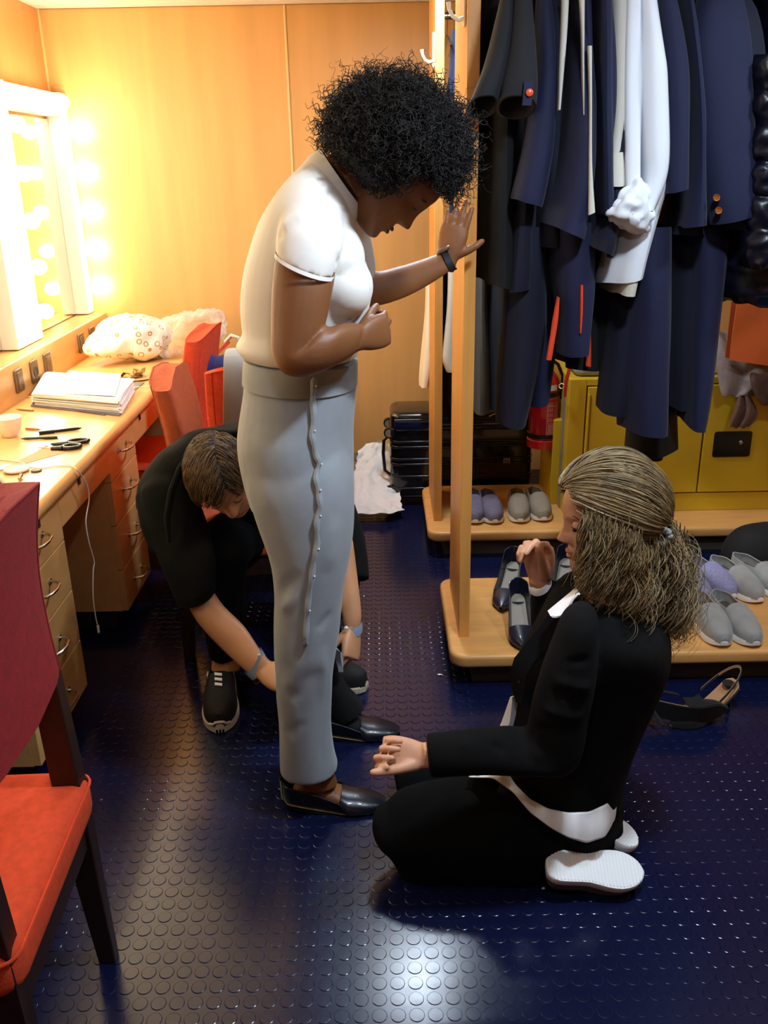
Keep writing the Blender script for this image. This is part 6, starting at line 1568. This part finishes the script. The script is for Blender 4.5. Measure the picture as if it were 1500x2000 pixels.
# scissors
t = thing('scissors', 'black handled scissors lying on the desk edge', 'scissors', D(130, 872))
def loop(cx, cy, rx, ry, r, ang=0):
    c = D(cx, cy, .007); return [c + Vector((rx * math.cos(a) * math.cos(ang) - ry * math.sin(a) * math.sin(ang), rx * math.cos(a) * math.sin(ang) + ry * math.sin(a) * math.cos(ang), 0)) for a in [2 * PI * k / 20 for k in range(20)]]
build(MB().tube(loop(140, 872, .026, .020, .006, .15), .0065, 10, closed=True).tube([D(122, 875, .007), D(100, 876, .006)], [.008, .006], 10), 'handle', M['black'], t)
build(MB().tube(loop(152, 862, .032, .020, .006, .35), .006, 10, closed=True).tube([D(132, 866, .007), D(100, 868, .006)], [.008, .005], 10), 'handle', M['black'], t)
build(MB().obox(D(88, 872, .004), D(78, 873, .004) - D(92, 871, .004), (0, .005, 0), (0, 0, .001)).obox(D(88, 869, .006), D(78, 868, .006) - D(92, 871, .006), (0, .005, 0), (0, 0, .001)), 'blade', M['steel'], t)
# salmon paper
o = flat([(12, 912), (64, 886), (88, 874), (128, 884), (40, 908)], 0, .0006, 'salmon_paper', mat('salmon_paper', '#dfa078', .8, var=.02)); tag(o, 'folded salmon coloured paper sheet beside the scissors', 'paper')
# white pads and discs
c = D(33, 920); t = thing('powder_pad', 'round white powder pad with small brush at the red chair back', 'make-up pad', c)
build(MB().lathe([(.0, 0), (.030, 0), (.036, .004), (.036, .008), (.030, .013), (.0, .016)], 30, c), 'pad', M['porc'], t)
build(MB().tube([D(41, 928, .008), D(37, 936, .006)], [.006, .004], 8), 'brush', M['steel'], t)
c = D(71, 920); o = tag(build(MB().lathe([(0, 0), (.015, 0), (.016, .003), (.014, .005), (0, .005)], 24, c), 'round_token', M['folder'], None, org=c), 'small grey round disc beside the white pad', 'disc')
c = D(2, 914); o = tag(build(MB().lathe([(0, 0), (.026, 0), (.028, .004), (.02, .008), (0, .009)], 24, c), 'round_white_dish', M['porc'], None, org=c), 'white round dish at the left edge of the desk', 'dish')
# white cable going over the desk edge down towards the floor
t = thing('charging_cable', 'white charging cable running over the desk and hanging to the floor', 'cable', D(100, 930))
cp = [D(0, 897, .002), D(40, 903, .002), D(60, 912, .002), D(85, 914, .002), D(110, 910, .002), D(138, 910, .002)] 
xe_ = xd + .004
cp += [PX(150, 917, xe_) , PX(160, 930, xe_ + .004), PX(171, 950, xe_ + .006), PX(174, 975, xe_ + .008), PX(169, 1005, xe_ + .01), PX(168, 1025, xe_ + .012), PX(174, 1060, xe_ + .016), PX(184, 1096, xe_ + .02), PX(182, 1115, xe_ + .02), PX(182, 1165, xe_ + .022), PX(187, 1205, xe_ + .024), PX(191, 1222, xe_ + .025)]
def smooth_path(p, k=6):
    o = []; n = len(p)
    for i in range(n - 1):
        for q in range(k): o.append(cr(p[max(i - 1, 0)], p[i], p[i + 1], p[min(i + 2, n - 1)], q / k))
    return o + [p[-1]]
sp = smooth_path([Vector(p) for p in cp]); build(MB().tube(sp, .0017, 6), 'cable', M['white'], t)
e1 = sp[-1]; build(MB().tube([e1, e1 + Vector((0, 0, -.022))], .0038, 8), 'plug', M['white'], t); build(MB().tube([e1 + Vector((0, 0, -.022)), e1 + Vector((0, 0, -.029))], .0024, 6), 'plug_tip', M['steel'], t)
t = thing('white_cable', 'second white cable lying around the paper stack', 'cable', D(50, 770))
build(MB().tube(smooth_path([D(*p, .003) for p in ((308, 754), (275, 756), (250, 753), (235, 748), (200, 742), (150, 746), (90, 758), (55, 769), (44, 774), (52, 775), (70, 774))]), .0018, 6), 'cable', M['white'], t)
# crumpled brown paper plate
t = thing('crumpled_brown_paper', 'crumpled brown paper on a flat plate at the desk edge', 'paper', D(265, 735))
c = D(265, 738); build(MB().lathe([(0, 0), (.06, 0), (.085, .006), (.084, .0075), (.06, .002), (0, .002)], 30, c), 'plate', mat('beige_plate', '#b98f58', .5), t)
m = MB(); rnd = random.Random(9)
for k in range(16):
    a = rnd.uniform(0, 6.28); r = rnd.uniform(0, .055); p = c + Vector((r * math.cos(a), r * math.sin(a), .008 + rnd.uniform(0, .012))); u = Vector((rnd.uniform(-1, 1), rnd.uniform(-1, 1), rnd.uniform(-.5, .5))).normalized() * .022; v = Vector((rnd.uniform(-1, 1), rnd.uniform(-1, 1), rnd.uniform(-.6, .6))).normalized() * .014
    sheet(m, [[p - u - v, p - u * .1 - v * 1.1 + Vector((0, 0, .006)), p + u - v], [p - u + v, p + Vector((0, 0, -.004)) + v * .8, p + u + v]], .001)
build(m, 'crumpled_paper', mat('brown_kraft', '#8f6c3c', .8, var=.1), t)
# patterned bag with plastic
t = thing('patterned_bag', 'white plastic bag with brown ring print in the corner of the desk', 'bag', D(230, 690))
def bagsec(x0, y0, x1, y1, y, d): return S(x0, y0, x1, y1, y, d, 2.6)
m = MB(); loft(m, [S(170, 674, 174, 688, 3.86, .03, 2.4), S(186, 660, 190, 692, 3.88, .06, 2.6), S(210, 644, 214, 694, 3.92, .09, 2.6), S(238, 622, 242, 694, 3.98, .12, 2.6), S(280, 622, 272, 695, 4.02, .12, 2.6), S(312, 632, 300, 692, 4.05, .10, 2.4), S(330, 642, 312, 690, 4.06, .05, 2.2)], 34, 6, dome=(.01, .02))
# printed rings on the bag: a material on the surface
pm_ = bpy.data.materials.new('ring_print'); pm_.use_nodes = True; nt = pm_.node_tree; b_ = nt.nodes['Principled BSDF']; b_.inputs['Roughness'].default_value = .45
tc = nt.nodes.new('ShaderNodeTexCoord'); vo = nt.nodes.new('ShaderNodeTexVoronoi'); vo.inputs['Scale'].default_value = 24; vo.inputs['Randomness'].default_value = .55; nt.links.new(tc.outputs['Object'], vo.inputs['Vector'])
rp = nt.nodes.new('ShaderNodeValToRGB'); rp.color_ramp.interpolation = 'LINEAR'; el = rp.color_ramp.elements
el[0].position = .20; el[0].color = (*lin('#f2ecdd'), 1); el[1].position = .235; el[1].color = (*lin('#b08a4e'), 1)
e_ = el.new(.30); e_.color = (*lin('#b08a4e'), 1); e_ = el.new(.335); e_.color = (*lin('#f2ecdd'), 1)
nt.links.new(vo.outputs['Distance'], rp.inputs[0]); nt.links.new(rp.outputs[0], b_.inputs['Base Color'])
o = build(m, 'bag_body', pm_, t); wrinkle(o, .012, (13, 13, 13), 2); wrinkle(o, .004, (40, 40, 40), 7)
m = MB(); g = []
for i in range(7):
    f = i / 6; g.append([P(300 + 36 * f - 30 * f + j * 5.5, 640 + 8 * j * .6 + 50 * f, 3.96 + .02 * j - .03 * math.sin(j * .9 + f * 2)) for j in range(6)])
build(sheet(m, g, .003), 'bag_flap', M['paperw'], t, sub=1)
t = thing('clear_plastic_bag', 'crumpled clear plastic bag spreading from the desk over the far red chair', 'bag', D(380, 680))
m = MB(); loft(m, [S(296, 640, 290, 688, 4.10, .08), S(330, 628, 322, 690, 4.10, .11), S(365, 618, 350, 688, 4.10, .12), S(398, 612, 388, 676, 4.08, .11), S(424, 616, 414, 668, 4.06, .09), S(434, 632, 426, 655, 4.06, .05)], 40, 8, dome=(.02, .02))
m_c = mat('crinkled_clear_plastic', '#e9e4e0', .12, var=0, trans=0, bump=0); nt = m_c.node_tree; b_ = nt.nodes['Principled BSDF']
mx = nt.nodes.new('ShaderNodeMixShader'); tr_ = nt.nodes.new('ShaderNodeBsdfTransparent'); lw = nt.nodes.new('ShaderNodeLayerWeight'); lw.inputs[0].default_value = .45
mp_ = nt.nodes.new('ShaderNodeMapRange'); mp_.inputs['To Min'].default_value = .12; mp_.inputs['To Max'].default_value = .75; nt.links.new(lw.outputs['Facing'], mp_.inputs[0]); nt.links.new(mp_.outputs[0], mx.inputs[0])
nt.links.new(tr_.outputs[0], mx.inputs[1]); nt.links.new(b_.outputs[0], mx.inputs[2]); nt.links.new(mx.outputs[0], nt.nodes['Material Output'].inputs['Surface'])
o = build(m, 'plastic_film', m_c, t); wrinkle(o, .02, (11, 11, 11), 4); wrinkle(o, .008, (28, 28, 28), 9)
# dark bag with tags and blue cloth behind the chairs
t = thing('travel_bag', 'shiny dark travel bag with red and white tags behind the chairs', 'bag', (-.62, 3.86, 0))
m = MB(); loft(m, [W((-.60, 3.90, 0), .24, .15, 3), W((-.60, 3.90, .35), .25, .16, 3), W((-.60, 3.90, .58), .23, .14, 2.8), W((-.60, 3.90, .66), .16, .09, 2.5)], 40, 4, dome=(0, .02))
o = build(m, 'bag_body', mat('dark_shiny_nylon', '#2a241e', .2, var=.1), t); wrinkle(o, .012, (14, 14, 14), 3)
build(MB().tube([P(440, 668, 3.84), P(452, 655, 3.82), P(466, 660, 3.80), P(475, 680, 3.80)], .008, 8), 'carry_handle', M['creamc'], t)
build(sheet(MB(), [[P(425, 686, 3.78), P(446, 664, 3.80)], [P(429, 690, 3.78), P(450, 670, 3.80)]], .002), 'red_tag', mat('red_tag', '#c23226', .5, var=0), t)
build(sheet(MB(), [[P(407, 690, 3.76), P(424, 688, 3.78)], [P(409, 698, 3.76), P(424, 692, 3.78)]], .002), 'white_tag', M['white'], t)
t = thing('blue_cloth', 'blue cloth lying in a roll on the seat edge behind the orange red chair', 'cloth', (-.6, 3.42, .6))
m = MB(); loft(m, [[P(388, 740, 3.46), Vector((0, .02, .055)), .02, 2], [P(400, 730, 3.46), Vector((0, .03, .06)), .05, 2], [P(440, 724, 3.44), Vector((0, .02, .045)), .06, 2], [P(500, 716, 3.44), Vector((0, .02, .04)), .06, 2], [P(560, 716, 3.44), Vector((0, .02, .04)), .05, 2]], 24, 5)
o = build(m, 'rolled_cloth', mat('royal_blue_cloth', '#232a6e', .8, var=.05, sheen=.2), t); wrinkle(o, .012, (12, 12, 12), 6)
drape([(384, 400, 740, .02), (384, 400, 780, .02), (386, 400, 830, .02), (388, 402, 870, .02)], 3.42, 2, 'hanging_end', mat('dark_blue_cloth', '#15184a', .8, var=.05), par=t, amp=.004)

# ventilation grille on the back wall above the rack
a, b = P(1333, 36, YB - .01), P(1400, 62, YB - .01); t = thing('vent_grille', 'small slatted ventilation grille on the back wall above the navy jackets', 'vent', ((a.x + b.x) / 2, YB - .01, b.z))
build(MB().box((a.x, YB - .012, b.z), (b.x, YB - .001, b.z + .008)).box((a.x, YB - .012, a.z - .008), (b.x, YB - .001, a.z)).box((a.x, YB - .012, b.z), (a.x + .008, YB - .001, a.z)).box((b.x - .008, YB - .012, b.z), (b.x, YB - .001, a.z)), 'frame', M['brown'], t, smooth=False)
for k in range(4):
    z = b.z + .012 + k * (a.z - b.z - .02) / 4; build(MB().box((a.x + .008, YB - .010, z), (b.x - .008, YB - .002, z + .006)), 'slat', M['brown'], t, smooth=False)
